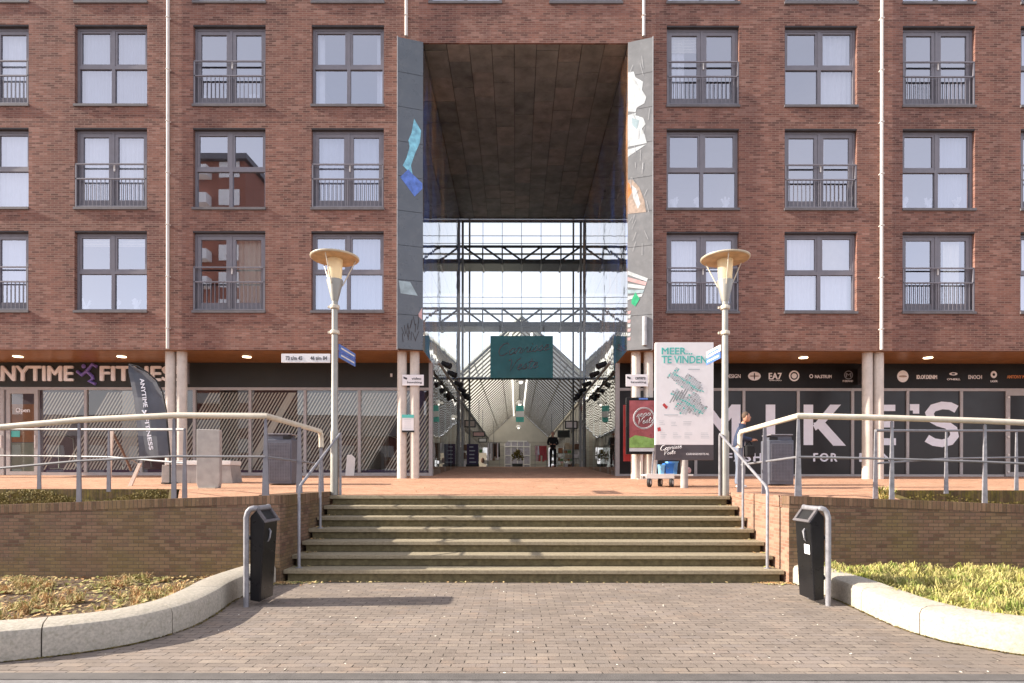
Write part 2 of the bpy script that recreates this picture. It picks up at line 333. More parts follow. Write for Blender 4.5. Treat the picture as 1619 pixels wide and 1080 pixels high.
# ------------------------------------------------------------------ mesh helpers
ORG = {}
class MB:
    def __init__(s): s.v = []; s.f = []; s.m = []; s.cm = 0
    def quad(s, *pts):
        i = len(s.v); s.v += [tuple(p) for p in pts]; s.f.append(tuple(range(i, i + len(pts)))); s.m.append(s.cm); return s
    def box(s, x0, x1, y0, y1, z0, z1):
        if x0 > x1: x0, x1 = x1, x0
        if y0 > y1: y0, y1 = y1, y0
        if z0 > z1: z0, z1 = z1, z0
        return s.hexa([(x0, y0, z0), (x1, y0, z0), (x1, y1, z0), (x0, y1, z0)], [(x0, y0, z1), (x1, y0, z1), (x1, y1, z1), (x0, y1, z1)])
    def hexa(s, bot, top):
        i = len(s.v); n = len(bot); s.v += [tuple(p) for p in bot] + [tuple(p) for p in top]
        fs = [tuple(i + k for k in reversed(range(n))), tuple(i + n + k for k in range(n))]
        for k in range(n): fs.append((i + k, i + (k + 1) % n, i + n + (k + 1) % n, i + n + k))
        s.f += fs; s.m += [s.cm] * len(fs); return s
    def prism(s, pts, axis, a, b):
        """pts 2d; axis 'y': (x,z) swept in y; 'x': (y,z) swept in x; 'z': (x,y) swept in z"""
        def mk(p, c):
            return {'y': (p[0], c, p[1]), 'x': (c, p[0], p[1]), 'z': (p[0], p[1], c)}[axis]
        return s.hexa([mk(p, a) for p in pts], [mk(p, b) for p in pts])
    def cyl(s, p0, p1, r0, r1=None, n=12, caps=True):
        return s.tube([p0, p1], [r0, r0 if r1 is None else r1], n, caps)
    def tube(s, pts, r, n=8, caps=True):
        pts = [Vector(p) for p in pts]; k = len(pts)
        if isinstance(r, (int, float)): r = [r] * k
        base = len(s.v); prev = None
        for i, p in enumerate(pts):
            d = (pts[min(i + 1, k - 1)] - pts[max(i - 1, 0)]).normalized()
            if i not in (0, k - 1):
                d1 = (p - pts[i - 1]).normalized(); d2 = (pts[i + 1] - p).normalized()
                d = (d1 + d2).normalized() if (d1 + d2).length > 1e-6 else d1
            if prev is None:
                up = Vector((0, 0, 1)) if abs(d.z) < 0.9 else Vector((1, 0, 0))
                a = d.cross(up).normalized()
            else:
                a = (prev - d * prev.dot(d)); a = a.normalized() if a.length > 1e-6 else d.orthogonal().normalized()
            prev = a; b = d.cross(a)
            for j in range(n):
                an = 2 * math.pi * j / n; s.v.append(tuple(p + (a * math.cos(an) + b * math.sin(an)) * r[i]))
        for i in range(k - 1):
            for j in range(n):
                q = base + i * n; s.f.append((q + j, q + (j + 1) % n, q + n + (j + 1) % n, q + n + j)); s.m.append(s.cm)
        if caps:
            s.f.append(tuple(base + j for j in reversed(range(n)))); s.f.append(tuple(base + (k - 1) * n + j for j in range(n))); s.m += [s.cm] * 2
        return s
    def lathe(s, prof, c, n=24):
        base = len(s.v); k = len(prof)
        for (r, z) in prof:
            for j in range(n):
                an = 2 * math.pi * j / n; s.v.append((c[0] + r * math.cos(an), c[1] + r * math.sin(an), c[2] + z))
        for i in range(k - 1):
            for j in range(n):
                q = base + i * n; s.f.append((q + j, q + (j + 1) % n, q + n + (j + 1) % n, q + n + j)); s.m.append(s.cm)
        s.f.append(tuple(base + j for j in reversed(range(n)))); s.f.append(tuple(base + (k - 1) * n + j for j in range(n))); s.m += [s.cm] * 2
        return s
    def sphere(s, c, rx, ry, rz, n=12, k=8):
        prof = []; base = len(s.v)
        for i in range(k + 1):
            th = math.pi * i / k
            for j in range(n):
                an = 2 * math.pi * j / n
                s.v.append((c[0] + rx * math.sin(th) * math.cos(an), c[1] + ry * math.sin(th) * math.sin(an), c[2] - rz * math.cos(th)))
        for i in range(k):
            for j in range(n):
                q = base + i * n; s.f.append((q + j, q + (j + 1) % n, q + n + (j + 1) % n, q + n + j)); s.m.append(s.cm)
        return s
    def build(s, name, mat, parent=None, smooth=False, bevel=0, rot=None):
        o3 = Vector((0, 0, 0))
        if parent is not None: o3 = ORG[parent.name]
        me = bpy.data.meshes.new(name)
        me.from_pydata([(a - o3.x, b - o3.y, c - o3.z) for a, b, c in s.v], [], s.f)
        mats = mat if isinstance(mat, (list, tuple)) else [mat]
        for mm in mats: me.materials.append(MATS[mm])
        if len(mats) > 1:
            me.polygons.foreach_set('material_index', s.m)
        bm = bmesh.new(); bm.from_mesh(me); bmesh.ops.recalc_face_normals(bm, faces=bm.faces); bm.to_mesh(me); bm.free()
        if smooth: me.polygons.foreach_set('use_smooth', [True] * len(me.polygons))
        me.update()
        o = bpy.data.objects.new(name, me); col.objects.link(o)
        if smooth and smooth != 'full':
            md = o.modifiers.new('es', 'EDGE_SPLIT'); md.split_angle = R(40)
        if bevel:
            md = o.modifiers.new('bv', 'BEVEL'); md.width = bevel; md.segments = 2; md.limit_method = 'ANGLE'
        if parent is not None: o.parent = parent; ORG[o.name] = o3
        else: ORG[o.name] = o3
        return o
def tag(o, label=None, cat=None, group=None, kind=None):
    if label: o['label'] = label
    if cat: o['category'] = cat
    if group: o['group'] = group
    if kind: o['kind'] = kind
    return o
def thing(name, loc, label, cat, group=None):
    o = bpy.data.objects.new(name, None); col.objects.link(o); o.location = loc; o.empty_display_size = 0.2
    ORG[o.name] = Vector(loc); return tag(o, label, cat, group)
def copy_tree(o, loc, label=None, rz=0.0):
    kids = list(o.children)
    c = o.copy(); col.objects.link(c); c.location = loc; c.rotation_euler = (0, 0, rz); ORG[c.name] = Vector(loc)
    if label: c['label'] = label
    for k in kids:
        d = k.copy(); col.objects.link(d); d.parent = c
        for g in list(k.children):
            e = g.copy(); col.objects.link(e); e.parent = d
    return c
FONT_CACHE = {}
def text(name, s, x0, x1, z0, z1, y, mat, parent, bold=0.0, extr=0.004, shear=0.0, place=None, spacing=1.0):
    """text filling the box x0..x1, z0..z1 on the plane y, facing -Y (place: optional map (x,z,depth)->xyz)"""
    cu = bpy.data.curves.new(name, 'FONT'); cu.body = s; cu.size = 1; cu.extrude = 0.001; cu.shear = shear
    cu.space_character = spacing; cu.resolution_u = 3
    to = bpy.data.objects.new(name + '_tmp', cu); col.objects.link(to)
    dg = bpy.context.evaluated_depsgraph_get(); dg.update()
    me = bpy.data.meshes.new_from_object(to.evaluated_get(dg)); bpy.data.objects.remove(to)
    vs = [v.co.copy() for v in me.vertices]
    ax0 = min(v.x for v in vs); ax1 = max(v.x for v in vs); ay0 = min(v.y for v in vs); ay1 = max(v.y for v in vs)
    o3 = ORG[parent.name] if parent is not None else Vector((0, 0, 0))
    if bold > 0:
        b2 = min(0.05, bold * 1.6 + 0.006); v0 = [tuple(v.co) for v in me.vertices]; f0 = [tuple(p.vertices) for p in me.polygons]; V_, F_ = [], []; nn = len(v0)
        for q, (dx, dz) in enumerate(((0, 0), (b2, 0), (-b2, 0), (0, b2 * .6), (0, -b2 * .6))):
            V_ += [(a + dx, b + dz, (c if c <= 0 else c + 0.0001 * q)) for a, b, c in v0]; F_ += [tuple(i + nn * q for i in f) for f in f0]
        me = bpy.data.meshes.new(name); me.from_pydata(V_, [], F_)
    for v in me.vertices:
        fx = x0 + (v.co.x - ax0) / (ax1 - ax0) * (x1 - x0); fz = z0 + (v.co.y - ay0) / (ay1 - ay0) * (z1 - z0)
        d = -(extr + (v.co.z - 0.001) * 6.0) if v.co.z > 0 else 0.0
        p = Vector((fx, y + d, fz)) if place is None else Vector(place(fx, fz, d))
        v.co = p - o3
    me.materials.clear(); me.materials.append(MATS[mat]); me.name = name
    o = bpy.data.objects.new(name, me); col.objects.link(o); o.parent = parent; ORG[o.name] = o3
    return o
# ---- cursive strokes for the script lettering
GLY = {
 'C': ([[(0.75, 0.85), (0.6, 1.0), (0.35, 0.95), (0.12, 0.7), (0.08, 0.35), (0.25, 0.05), (0.5, 0.02), (0.8, 0.2)]], 0.85),
 'a': ([[(0.5, 0.45), (0.3, 0.5), (0.1, 0.3), (0.12, 0.06), (0.3, 0.02), (0.5, 0.2), (0.52, 0.48), (0.5, 0.1), (0.65, 0.04)]], 0.6),
 'r': ([[(0.0, 0.1), (0.15, 0.5), (0.3, 0.48), (0.4, 0.4), (0.3, 0.1), (0.5, 0.05)]], 0.48),
 'n': ([[(0.0, 0.05), (0.08, 0.48), (0.1, 0.05), (0.3, 0.48), (0.42, 0.4), (0.42, 0.08), (0.6, 0.06)]], 0.56),
 'i': ([[(0.0, 0.1), (0.12, 0.48), (0.12, 0.08), (0.28, 0.06)], [(0.16, 0.64), (0.18, 0.7)]], 0.28),
 's': ([[(0.0, 0.1), (0.25, 0.52), (0.36, 0.25), (0.25, 0.02), (0.08, 0.08), (0.45, 0.12)]], 0.42),
 'e': ([[(0.05, 0.25), (0.35, 0.32), (0.35, 0.48), (0.18, 0.48), (0.08, 0.2), (0.22, 0.02), (0.5, 0.14)]], 0.46),
 'V': ([[(0.0, 0.9), (0.15, 1.0), (0.25, 0.8), (0.32, 0.02), (0.7, 0.85), (0.95, 1.0)]], 0.8),
 't': ([[(0.2, 0.85), (0.12, 0.1), (0.25, 0.02), (0.4, 0.1)], [(-0.02, 0.58), (0.42, 0.62)]], 0.38),
}
def script(name, s, x0, z0, h, y, mat, parent, r=0.02, rise=0.12, slant=0.25, n=6):
    mb = MB(); cx = 0.0
    for ch in s:
        st, wd = GLY[ch]
        for line in st:
            pts = []
            for (a, b) in line:
                X = cx + a + b * slant; Z = b + (cx + a) * rise
                pts.append((x0 + X * h, y, z0 + Z * h))
            mb.tube(pts, r, n)
        cx += wd
    return mb.build(name, mat, parent, smooth=True)

# ================================================================== SETTING
g = MB()
g.quad((-300, -300, 0), (300, -300, 0), (300, 8.9, 0), (-300, 8.9, 0)); g.quad((-300, 8.9, -0.02), (300, 8.9, -0.02), (300, 400, -0.02), (-300, 400, -0.02))
tag(g.build('ground', 'paving'), 'brown grey brick paving in front of the steps', None, None, 'structure')
g = MB(); g.box(-300, 300, 4.63, 4.78, -0.05, 0.012)
plain('gutter', (0.12, 0.11, 0.105), 0.8, var=0.1, bmp=0.3); plain('asphalt', (0.21, 0.20, 0.20), 0.85, var=0.15, scale=12, bmp=0.4)
tag(g.build('gutter', 'gutter'), 'dark channel line across the bottom edge of the paving', None, None, 'structure')
g = MB(); g.quad((-300, -40, 0.005), (300, -40, 0.005), (300, 4.63, 0.005), (-300, 4.63, 0.005))
tag(g.build('road', 'asphalt'), 'grey road surface along the bottom edge', None, None, 'structure')
# plaza : inclined brick surface
g = MB()
def pl(x0, x1, y0, y1): g.quad((x0, y0, plat(y0)), (x1, y0, plat(y0)), (x1, y1, plat(y1)), (x0, y1, plat(y1)))
pl(-60, 60, 12.85, 19.6); pl(-2.74, 3.26, 19.6, 29.6)
pl(-3.5, 4.05, 11.36, 12.85)
def plq(pts): g.quad(*[(a, b, plat(b)) for a, b in pts])
plq([(-5.2, 9.2), (-3.5, 9.2), (-3.5, 12.85), (-7.2, 12.85)]); plq([(4.05, 9.2), (6.2, 9.2), (7.7, 12.85), (4.05, 12.85)])
tag(g.build('plaza', 'plaza_paving'), 'orange brick plaza rising gently towards the shops', None, None, 'structure')

# ------------------------------------------------------------------ stairs
ST0, STD, STR, SX0, SX1 = 9.05, 0.377, 0.175, -3.50, 4.05
stairs = thing('staircase', (0.27, 9.05, 0), 'wide flight of seven mossy concrete steps up to the plaza', 'steps')
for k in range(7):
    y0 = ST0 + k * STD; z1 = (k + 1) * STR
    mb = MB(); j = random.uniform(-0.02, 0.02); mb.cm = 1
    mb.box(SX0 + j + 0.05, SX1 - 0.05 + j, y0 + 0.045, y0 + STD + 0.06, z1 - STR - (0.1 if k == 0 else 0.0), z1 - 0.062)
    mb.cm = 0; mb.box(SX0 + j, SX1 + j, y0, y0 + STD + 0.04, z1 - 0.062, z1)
    mb.build('step', ['step_concrete', 'step_riser_shaded'], stairs, bevel=0.008)

# ------------------------------------------------------------------ retaining walls
def wall_top(x):
    return 1.30 - 0.038 * max(0, abs(x - 0.26) - 4.0)
def retaining(sgn, label):
    xi = -3.52 if sgn < 0 else 4.07; xo = xi + sgn * 16; xc = xi + sgn * 0.42
    t = thing('retaining_wall', (xi, 9.0, 0), label, 'wall')
    y0, y1 = 8.96, 9.20
    mb = MB()
    n = 10
    xs = [xi + sgn * 0.004 + (xo - xi) * i / n for i in range(n + 1)]
    for a, b in zip(xs[:-1], xs[1:]):
        za, zb = wall_top(a) - 0.12, wall_top(b) - 0.12
        mb.hexa([(a, y0, -0.1), (b, y0, -0.1), (b, y1, -0.1), (a, y1, -0.1)], [(a, y0, za), (b, y0, zb), (b, y1, zb), (a, y1, za)])
    mb.build('front_face', 'wall_brick', t)
    mb = MB(); mb.box(xi, xc, y1 + 0.002, 11.36, -0.1, 1.12); mb.box(xi, xi + sgn * 0.003, y0 + 0.003, y1 + 0.001, -0.1, 1.12); mb.build('cheek', 'wall_brick_sunlit' if sgn > 0 else 'wall_brick', t)
    mb = MB()
    for a, b in zip(xs[:-1], xs[1:]):
        za, zb = wall_top(a), wall_top(b)
        mb.hexa([(a, y0 - 0.004, za - 0.12), (b, y0 - 0.004, zb - 0.12), (b, y1 + 0.004, zb - 0.12), (a, y1 + 0.004, za - 0.12)], [(a, y0 - 0.004, za), (b, y0 - 0.004, zb), (b, y1 + 0.004, zb), (a, y1 + 0.004, za)])
    mb.build('coping', 'soldier_brick', t)
    mb = MB(); mb.box(xi - 0.004 * sgn, xc, y1 + 0.006, 11.4, 1.12, 1.30); mb.build('cheek_coping', 'soldier_brick' if sgn < 0 else 'wall_brick_sunlit', t)
    if sgn > 0:
        mb = MB(); mb.box(xi - 0.003, xi + 0.01, 9.24, 9.255, 0.05, 1.29); mb.box(xi - 0.003, xi + 0.01, 10.3, 10.31, 0.6, 1.29); mb.build('joint', 'reveal_dark', t)
    return t
retaining(-1, 'mossy brown brick retaining wall left of the steps')
retaining(1, 'brown brick retaining wall right of the steps with a sunlit pale end')

# ------------------------------------------------------------------ kerbs
def smooth_path(pts, n=8):
    out = []
    P = [Vector((a, b, 0)) for a, b in pts]
    for i in range(len(P) - 1):
        p0 = P[max(i - 1, 0)]; p1 = P[i]; p2 = P[i + 1]; p3 = P[min(i + 2, len(P) - 1)]
        for k in range(n):
            u = k / n
            out.append(0.5 * ((2 * p1) + (-p0 + p2) * u + (2 * p0 - 5 * p1 + 4 * p2 - p3) * u * u + (-p0 + 3 * p1 - 3 * p2 + p3) * u ** 3))
    out.append(P[-1]); return out
KL = [(-3.58, 8.96), (-3.60, 8.2), (-3.58, 7.6), (-3.46, 6.95), (-3.40, 6.3), (-3.52, 5.8), (-3.70, 5.52), (-3.99, 5.29), (-4.37, 5.09), (-5.0, 4.93), (-6.0, 4.84), (-8.0, 4.82), (-12, 4.82)]
KR = [(4.13, 8.96), (4.13, 8.2), (4.13, 7.6), (4.08, 7.1), (4.02, 6.4), (4.09, 5.85), (4.26, 5.59), (4.50, 5.33), (4.95, 5.08), (5.6, 4.92), (6.6, 4.84), (8.5, 4.82), (12, 4.82)]
KERB_IN = {}
def kerb(pts, sgn, label):
    t = thing('kerb', (pts[4][0], pts[4][1], 0), label, 'kerb', None)
    path = smooth_path(pts); inner = []
    Wd, H = 0.36, 0.285
    prof = [(0.0, -0.05), (0.0, H - 0.075), (0.022, H - 0.03), (0.09, H - 0.003), (Wd, H), (Wd, -0.05)]
    def nrm(i):
        d = (path[min(i + 1, len(path) - 1)] - path[max(i - 1, 0)]).normalized()
        return Vector((-d.y, d.x, 0)) * (1 if sgn > 0 else -1)
    fr = [[path[i] + nrm(i) * a + Vector((0, 0, b)) for a, b in prof] for i in range(len(path))]
    KERB_IN[sgn] = [path[i] + nrm(i) * Wd for i in range(len(path))]
    L = [0]
    for i in range(1, len(path)): L.append(L[-1] + (path[i] - path[i - 1]).length)
    i = 0; k = 0
    cuts = [0]; target = 0.75
    for j in range(len(path)):
        if L[j] - L[cuts[-1]] >= (1.05 if len(cuts) > 1 else 0.75): cuts.append(j)
    if cuts[-1] != len(path) - 1: cuts.append(len(path) - 1)
    for a, b in zip(cuts[:-1], cuts[1:]):
        mb = MB(); np_ = len(prof); rows = []
        for j in range(a, b + 1):
            row = list(fr[j])
            d = (path[min(j + 1, len(path) - 1)] - path[max(j - 1, 0)]).normalized()
            if j == a and a: row = [p + d * 0.005 for p in row]
            if j == b: row = [p - d * 0.005 for p in row]
            rows.append(row)
        base = 0
        for row in rows: mb.v += [tuple(p) for p in row]
        for j in range(len(rows) - 1):
            for q in range(np_):
                mb.f.append((j * np_ + q, j * np_ + (q + 1) % np_, (j + 1) * np_ + (q + 1) % np_, (j + 1) * np_ + q)); mb.m.append(0)
        mb.f.append(tuple(range(np_))); mb.m.append(0); mb.f.append(tuple((len(rows) - 1) * np_ + q for q in reversed(range(np_)))); mb.m.append(0)
        mb.build('kerb_stone', 'concrete_light', t, smooth=True)
kerb(KL, -1, 'curved pale concrete kerb round the bed of dry leaves on the left')
kerb(KR, 1, 'curved sunlit concrete kerb round the grassy bed on the right')

# ------------------------------------------------------------------ beds
def bed_soil(sgn, label, z0):
    inn = [p for p in KERB_IN[sgn]]
    mb = MB()
    for a, b in zip(inn[:-1], inn[1:]):
        X = -14 if sgn < 0 else 14
        for k in range(6):
            u0, u1 = k / 6, (k + 1) / 6
            def pt(p, u):
                x = p.x + (X - p.x) * u; y = p.y
                return (x, y, z0 + 0.09 * u * (1 if u < .5 else 1) - 0.0)
            mb.quad(pt(a, u0), pt(b, u0), pt(b, u1), pt(a, u1))
    return tag(mb.build('soil', 'soil'), label, None, None, 'structure')
bed_soil(-1, 'dark soil of the left planting bed', 0.02)
bed_soil(1, 'dark soil of the right planting bed', 0.05)
def in_bed(sgn, x, y):
    inn = KERB_IN[sgn]
    if y > 8.94: return False
    best = None
    for a, b in zip(inn[:-1], inn[1:]):
        if min(a.y, b.y) <= y <= max(a.y, b.y):
            u = (y - a.y) / (b.y - a.y + 1e-9); xx = a.x + (b.x - a.x) * u
            best = xx if best is None else (min(best, xx) if sgn < 0 else max(best, xx))
    return best is not None and (x < best + 0.02 if sgn < 0 else x > best - 0.02)
def tufts(name, mat, sgn, n, hmin, hmax, blades, spread, label, dens=None, zb=0.2, cat='grass', xr=None):
    mb = MB(); rnd = random.Random(11 + sgn)
    c = 0; tries = 0
    while c < n and tries < n * 30:
        tries += 1
        x = rnd.uniform(3.9, 9.5) if sgn > 0 else rnd.uniform(-9.5, -3.3); y = rnd.uniform(4.9, 8.93)
        if abs(x) > y * 0.9 + 1.2: continue
        if not in_bed(sgn, x, y): continue
        if dens and rnd.random() > dens(x, y): continue
        c += 1; hh = rnd.uniform(hmin, hmax)
        for b in range(blades):
            a = rnd.uniform(0, 6.283); r0 = rnd.uniform(0, 0.05); lean = rnd.uniform(0.15, 1.0) * spread; h = hh * rnd.uniform(0.5, 1.1)
            bx, by = x + math.cos(a) * r0, y + math.sin(a) * r0
            wd = 0.004 + 0.004 * rnd.random(); px, py = -math.sin(a) * wd, math.cos(a) * wd
            mx, my, mz = bx + math.cos(a) * lean * 0.45, by + math.sin(a) * lean * 0.45, zb + h * 0.85
            ex, ey, ez = bx + math.cos(a) * lean, by + math.sin(a) * lean, zb + h * (1.0 - 0.55 * lean / max(spread, .01))
            i = len(mb.v)
            mb.v += [(bx - px, by - py, zb - 0.02), (bx + px, by + py, zb - 0.02), (mx + px * .8, my + py * .8, mz), (mx - px * .8, my - py * .8, mz), (ex, ey, ez)]
            mb.f += [(i, i + 1, i + 2, i + 3), (i + 3, i + 2, i + 4)]; mb.m += [0, 0]
    me = bpy.data.meshes.new(name); me.from_pydata(mb.v, [], mb.f); me.materials.append(MATS[mat])
    o = bpy.data.objects.new(name, me); col.objects.link(o); return tag(o, label, cat, None, 'stuff')
tufts('sedge_grass', 'sedge', 1, 430, 0.10, 0.32, 90, 0.24, 'dense yellow green sedge grass filling the right bed', zb=0.07)
def patch(x, y): return 0.25 + 0.75 * (math.sin(x * 3.1) * math.cos(y * 4.3 + x) > 0.1)
tufts('dry_grass', 'dry_leaf', -1, 230, 0.05, 0.16, 30, 0.16, 'dry reddish grass clumps growing in the left bed', dens=patch, zb=0.04)
# leaf litter
def litter(name, mat, n, label, sgn, size=0.03):
    mb = MB(); rnd = random.Random(5); c = 0
    while c < n:
        x = rnd.uniform(-9, -3.3); y = rnd.uniform(4.9, 8.93)
        if not in_bed(sgn, x, y): continue
        c += 1; s = size * rnd.uniform(0.5, 1.4); a = rnd.uniform(0, 6.28); tl = rnd.uniform(-.5, .5); z = 0.08 + rnd.random() * 0.03
        d1 = Vector((math.cos(a), math.sin(a), tl)) * s; d2 = Vector((-math.sin(a), math.cos(a), rnd.uniform(-.5, .5))) * s * 0.6
        p = Vector((x, y, z)); i = len(mb.v); mb.v += [tuple(p - d1), tuple(p - d2), tuple(p + d1), tuple(p + d2)]; mb.f.append((i, i + 1, i + 2, i + 3)); mb.m.append(0)
    me = bpy.data.meshes.new(name); me.from_pydata(mb.v, [], mb.f); me.materials.append(MATS[mat])
    o = bpy.data.objects.new(name, me); col.objects.link(o); return tag(o, label, 'leaves', None, 'stuff')
litter('leaf_litter', 'dry_leaf', 3600, 'fallen brown and orange leaves scattered over the left bed', -1)
# mossy edge walls behind the front walls
def mossy_extra(t, p, s, cc):
    n = noise(t, p, 3.2, 7, 0.7); k = ramp(t, n, [(0.40, (0.1, 0.1, 0.1)), (0.62, (0.85, 0.85, 0.85))])
    g_ = ramp(t, noise(t, p, 9, 5, 0.7), [(0.35, (0.05, 0.05, 0.012)), (0.65, (0.24, 0.20, 0.035))])
    return mixc(t, k, cc, g_)
brick('mossy_brick', 0.068, 4.0, 0, [(0.09, 0.055, 0.035), (0.16, 0.10, 0.06), (0.21, 0.13, 0.08)], (0.08, 0.06, 0.035), plane='soldier', msize=0.006, extra=mossy_extra)
def edge_wall(x0, x1, label, label2, n, hgt):
    zt = plat(12.85) + 0.012; a, b = min(x0, x1), max(x0, x1)
    mb = MB(); mb.box(a, b, 12.75, 12.90, 0.3, zt); o_ = mb.build('edge_wall', 'mossy_brick'); tag(o_, label, 'wall')
    mb = MB(); mb.quad((a if a < 0 else b, 9.2, 0.62), (x0, 9.2, 0.98), (x0, 12.75, 1.02), (a if a < 0 else b, 12.75, 0.66))
    tag(mb.build('ramp', 'gutter_stone'), label2, None, None, 'structure')
    mb = MB(); rnd = random.Random(3)
    for _ in range(n):
        x = rnd.uniform(a, b); y = 12.74 - rnd.random() * 0.14; z = zt - 0.30 + rnd.random() * hgt * (0.6 + 0.4 * math.sin(x * 2.3))
        q = rnd.uniform(0, 6.28); sz = rnd.uniform(0.012, 0.03)
        d1 = Vector((math.cos(q), rnd.uniform(-.5, .5), math.sin(q))) * sz; d2 = Vector((-math.sin(q), rnd.uniform(-.5, .5), math.cos(q))) * sz * .6
        p = Vector((x, y, z)); mb.quad(p - d1, p - d2, p + d1, p + d2)
    me = bpy.data.meshes.new('moss_plants'); me.from_pydata(mb.v, [], mb.f); me.materials.append(MATS['moss_plants'])
    o = bpy.data.objects.new('moss_plants', me); col.objects.link(o); tag(o, label + ' - growth', 'plants', None, 'stuff')
    return o
plain('gutter_stone', (0.22, 0.17, 0.14), 0.9, var=0.15)
o_ = edge_wall(-7.2, -16, 'mossy green brick edge of the plaza behind the left guard rail', 'ramp surface hidden behind the left wall', 5000, 0.30)
o_['label'] = 'small mossy weeds growing along the left plaza edge'
o_ = edge_wall(7.7, 16, 'dark brown brick edge of the plaza behind the right guard rail', 'ramp surface hidden behind the right wall', 1200, 0.24)
o_['label'] = 'small mossy weeds growing along the right plaza edge'
for pts_, lab_ in (([(-5.2, 9.21), (-7.2, 12.74), (-7.35, 12.74), (-5.35, 9.21)], 'slanting brick edge where the left ramp begins'), ([(6.2, 9.21), (7.7, 12.74), (7.85, 12.74), (6.35, 9.21)], 'slanting brick edge where the right ramp begins')):
    mb = MB(); mb.hexa([(a, b, 0.5) for a, b in pts_], [(a, b, plat(b) + 0.012) for a, b in pts_]); tag(mb.build('brick_edging', 'mossy_brick'), lab_, 'edging')
def shrub(x, y, z, label):
    mb = MB(); rnd = random.Random(9)
    for _ in range(140):
        a = rnd.uniform(0, 6.28); l = rnd.uniform(.05, .22); h = rnd.uniform(.1, .34); wd = 0.008
        b = Vector((x + rnd.uniform(-.1, .1), y + rnd.uniform(-.1, .1), z)); m_ = b + Vector((math.cos(a) * l * .5, math.sin(a) * l * .5, h * .8)); e = b + Vector((math.cos(a) * l, math.sin(a) * l, h))
        s_ = Vector((-math.sin(a), math.cos(a), 0)) * wd; i = len(mb.v)
        mb.v += [tuple(b - s_), tuple(b + s_), tuple(m_ + s_), tuple(m_ - s_), tuple(e)]; mb.f += [(i, i + 1, i + 2, i + 3), (i + 3, i + 2, i + 4)]; mb.m += [0, 0]
    me = bpy.data.meshes.new('grass_clump'); me.from_pydata(mb.v, [], mb.f); me.materials.append(MATS['sedge'])
    o = bpy.data.objects.new('grass_clump', me); col.objects.link(o); tag(o, label, 'plant')
shrub(PX(1400, 10.5), 10.5, 1.12, 'bright green grass clump behind the right wall beside a rail post')

# ================================================================== BUILDING
FY = 17.6; SY = 19.53; BY = 29.6; SPF = F / FY
PX0, PX1 = -2.74, 3.26
bld = thing('apartment_building', (0.26, FY, plat(FY)), 'red brown brick apartment building over shops with a tall central passage', 'building')
WW = 2.12; WH = 2.38
colx = [(-12.7 + 187.2 * i - CX) / SPF for i in range(4)] + [(1110.5 + 186.6 * i - CX) / SPF for i in range(4)]
rowz = [6.40, 9.42, 12.44, 15.46]      # bottoms
TOP = 18.6; XL, XR = -21.0, 21.5; ZB = PZ(553.5, FY); CEZ = PZ(68, FY)
openings = []   # x0,x1,z0,z1,type,row,col
for r, z0 in enumerate(rowz):
    for c, x in enumerate(colx):
        k = 'B' if (r + c) % 2 == 0 else 'A'
        if r == 0: k = 'B' if c in (0, 2, 4, 6) else 'A'
        if r == 1: k = 'A' if c in (0, 2, 4, 6) else 'B'
        if r == 2: k = 'B' if c in (0, 2, 4, 6) else 'A'
        if r == 3: k = 'A' if c in (0, 2, 4, 6) else 'B'
        openings.append((x - WW / 2, x + WW / 2, z0, z0 + WH, k, r, c))
    if r == 3:
        for cpx, k, c in ((734.5, 'A', 8), (925.5, 'B', 9)):
            x = (cpx - CX) / SPF; openings.append((x - WW / 2, x + WW / 2, z0, z0 + WH, k, r, c))
xs = sorted(set([XL, XR, PX0, PX1] + [round(o[0], 4) for o in openings] + [round(o[1], 4) for o in openings]))
zs = sorted(set([ZB, TOP, CEZ] + [o[2] for o in openings] + [o[3] for o in openings]))
mb = MB()
def is_open(x, z):
    if PX0 < x < PX1 and z < CEZ: return True
    return any(o[0] < x < o[1] and o[2] < z < o[3] for o in openings)
for a, b in zip(xs[:-1], xs[1:]):
    for c, d in zip(zs[:-1], zs[1:]):
        if b - a < 1e-4 or is_open((a + b) / 2, (c + d) / 2): continue
        mb.quad((a, FY, c), (b, FY, c), (b, FY, d), (a, FY, d))
RD = 0.13
for o in openings:
    x0, x1, z0, z1 = o[:4]
    mb.quad((x0, FY, z0), (x0, FY + RD, z0), (x0, FY + RD, z1), (x0, FY, z1)); mb.quad((x1, FY, z0), (x1, FY, z1), (x1, FY + RD, z1), (x1, FY + RD, z0))
    mb.quad((x0, FY, z1), (x0, FY + RD, z1), (x1, FY + RD, z1), (x1, FY, z1)); mb.quad((x0, FY, z0), (x1, FY, z0), (x1, FY + RD, z0), (x0, FY + RD, z0))
# lintel of passage, bottom edge thickness, ends, back, roof
mb.quad((PX0, FY, CEZ), (PX1, FY, CEZ), (PX1, FY + 0.06, CEZ), (PX0, FY + 0.06, CEZ))
mb.quad((XL, FY, ZB), (XR, FY, ZB), (XR, FY + 0.12, ZB), (XL, FY + 0.12, ZB)) if False else None
for (a, b) in ((XL, PX0), (PX1, XR)):
    mb.quad((a, FY, ZB), (b, FY, ZB), (b, FY + 0.12, ZB), (a, FY + 0.12, ZB))
mb.quad((XL, FY, ZB), (XL, BY, ZB), (XL, BY, TOP), (XL, FY, TOP)); mb.quad((XR, FY, ZB), (XR, BY, ZB), (XR, BY, TOP), (XR, FY, TOP))
for (a, b, c, d) in ((XL, PX0, 0, TOP), (PX1, XR, 0, TOP), (PX0, PX1, CEZ, TOP)):
    mb.quad((a, BY, c), (b, BY, c), (b, BY, d), (a, BY, d))
me_wall = mb.build('wall', 'facade_brick', bld)
mb = MB(); mb.quad((XL, FY, TOP), (XR, FY, TOP), (XR, BY, TOP), (XL, BY, TOP)); mb.build('roof', 'sill_grey', bld)
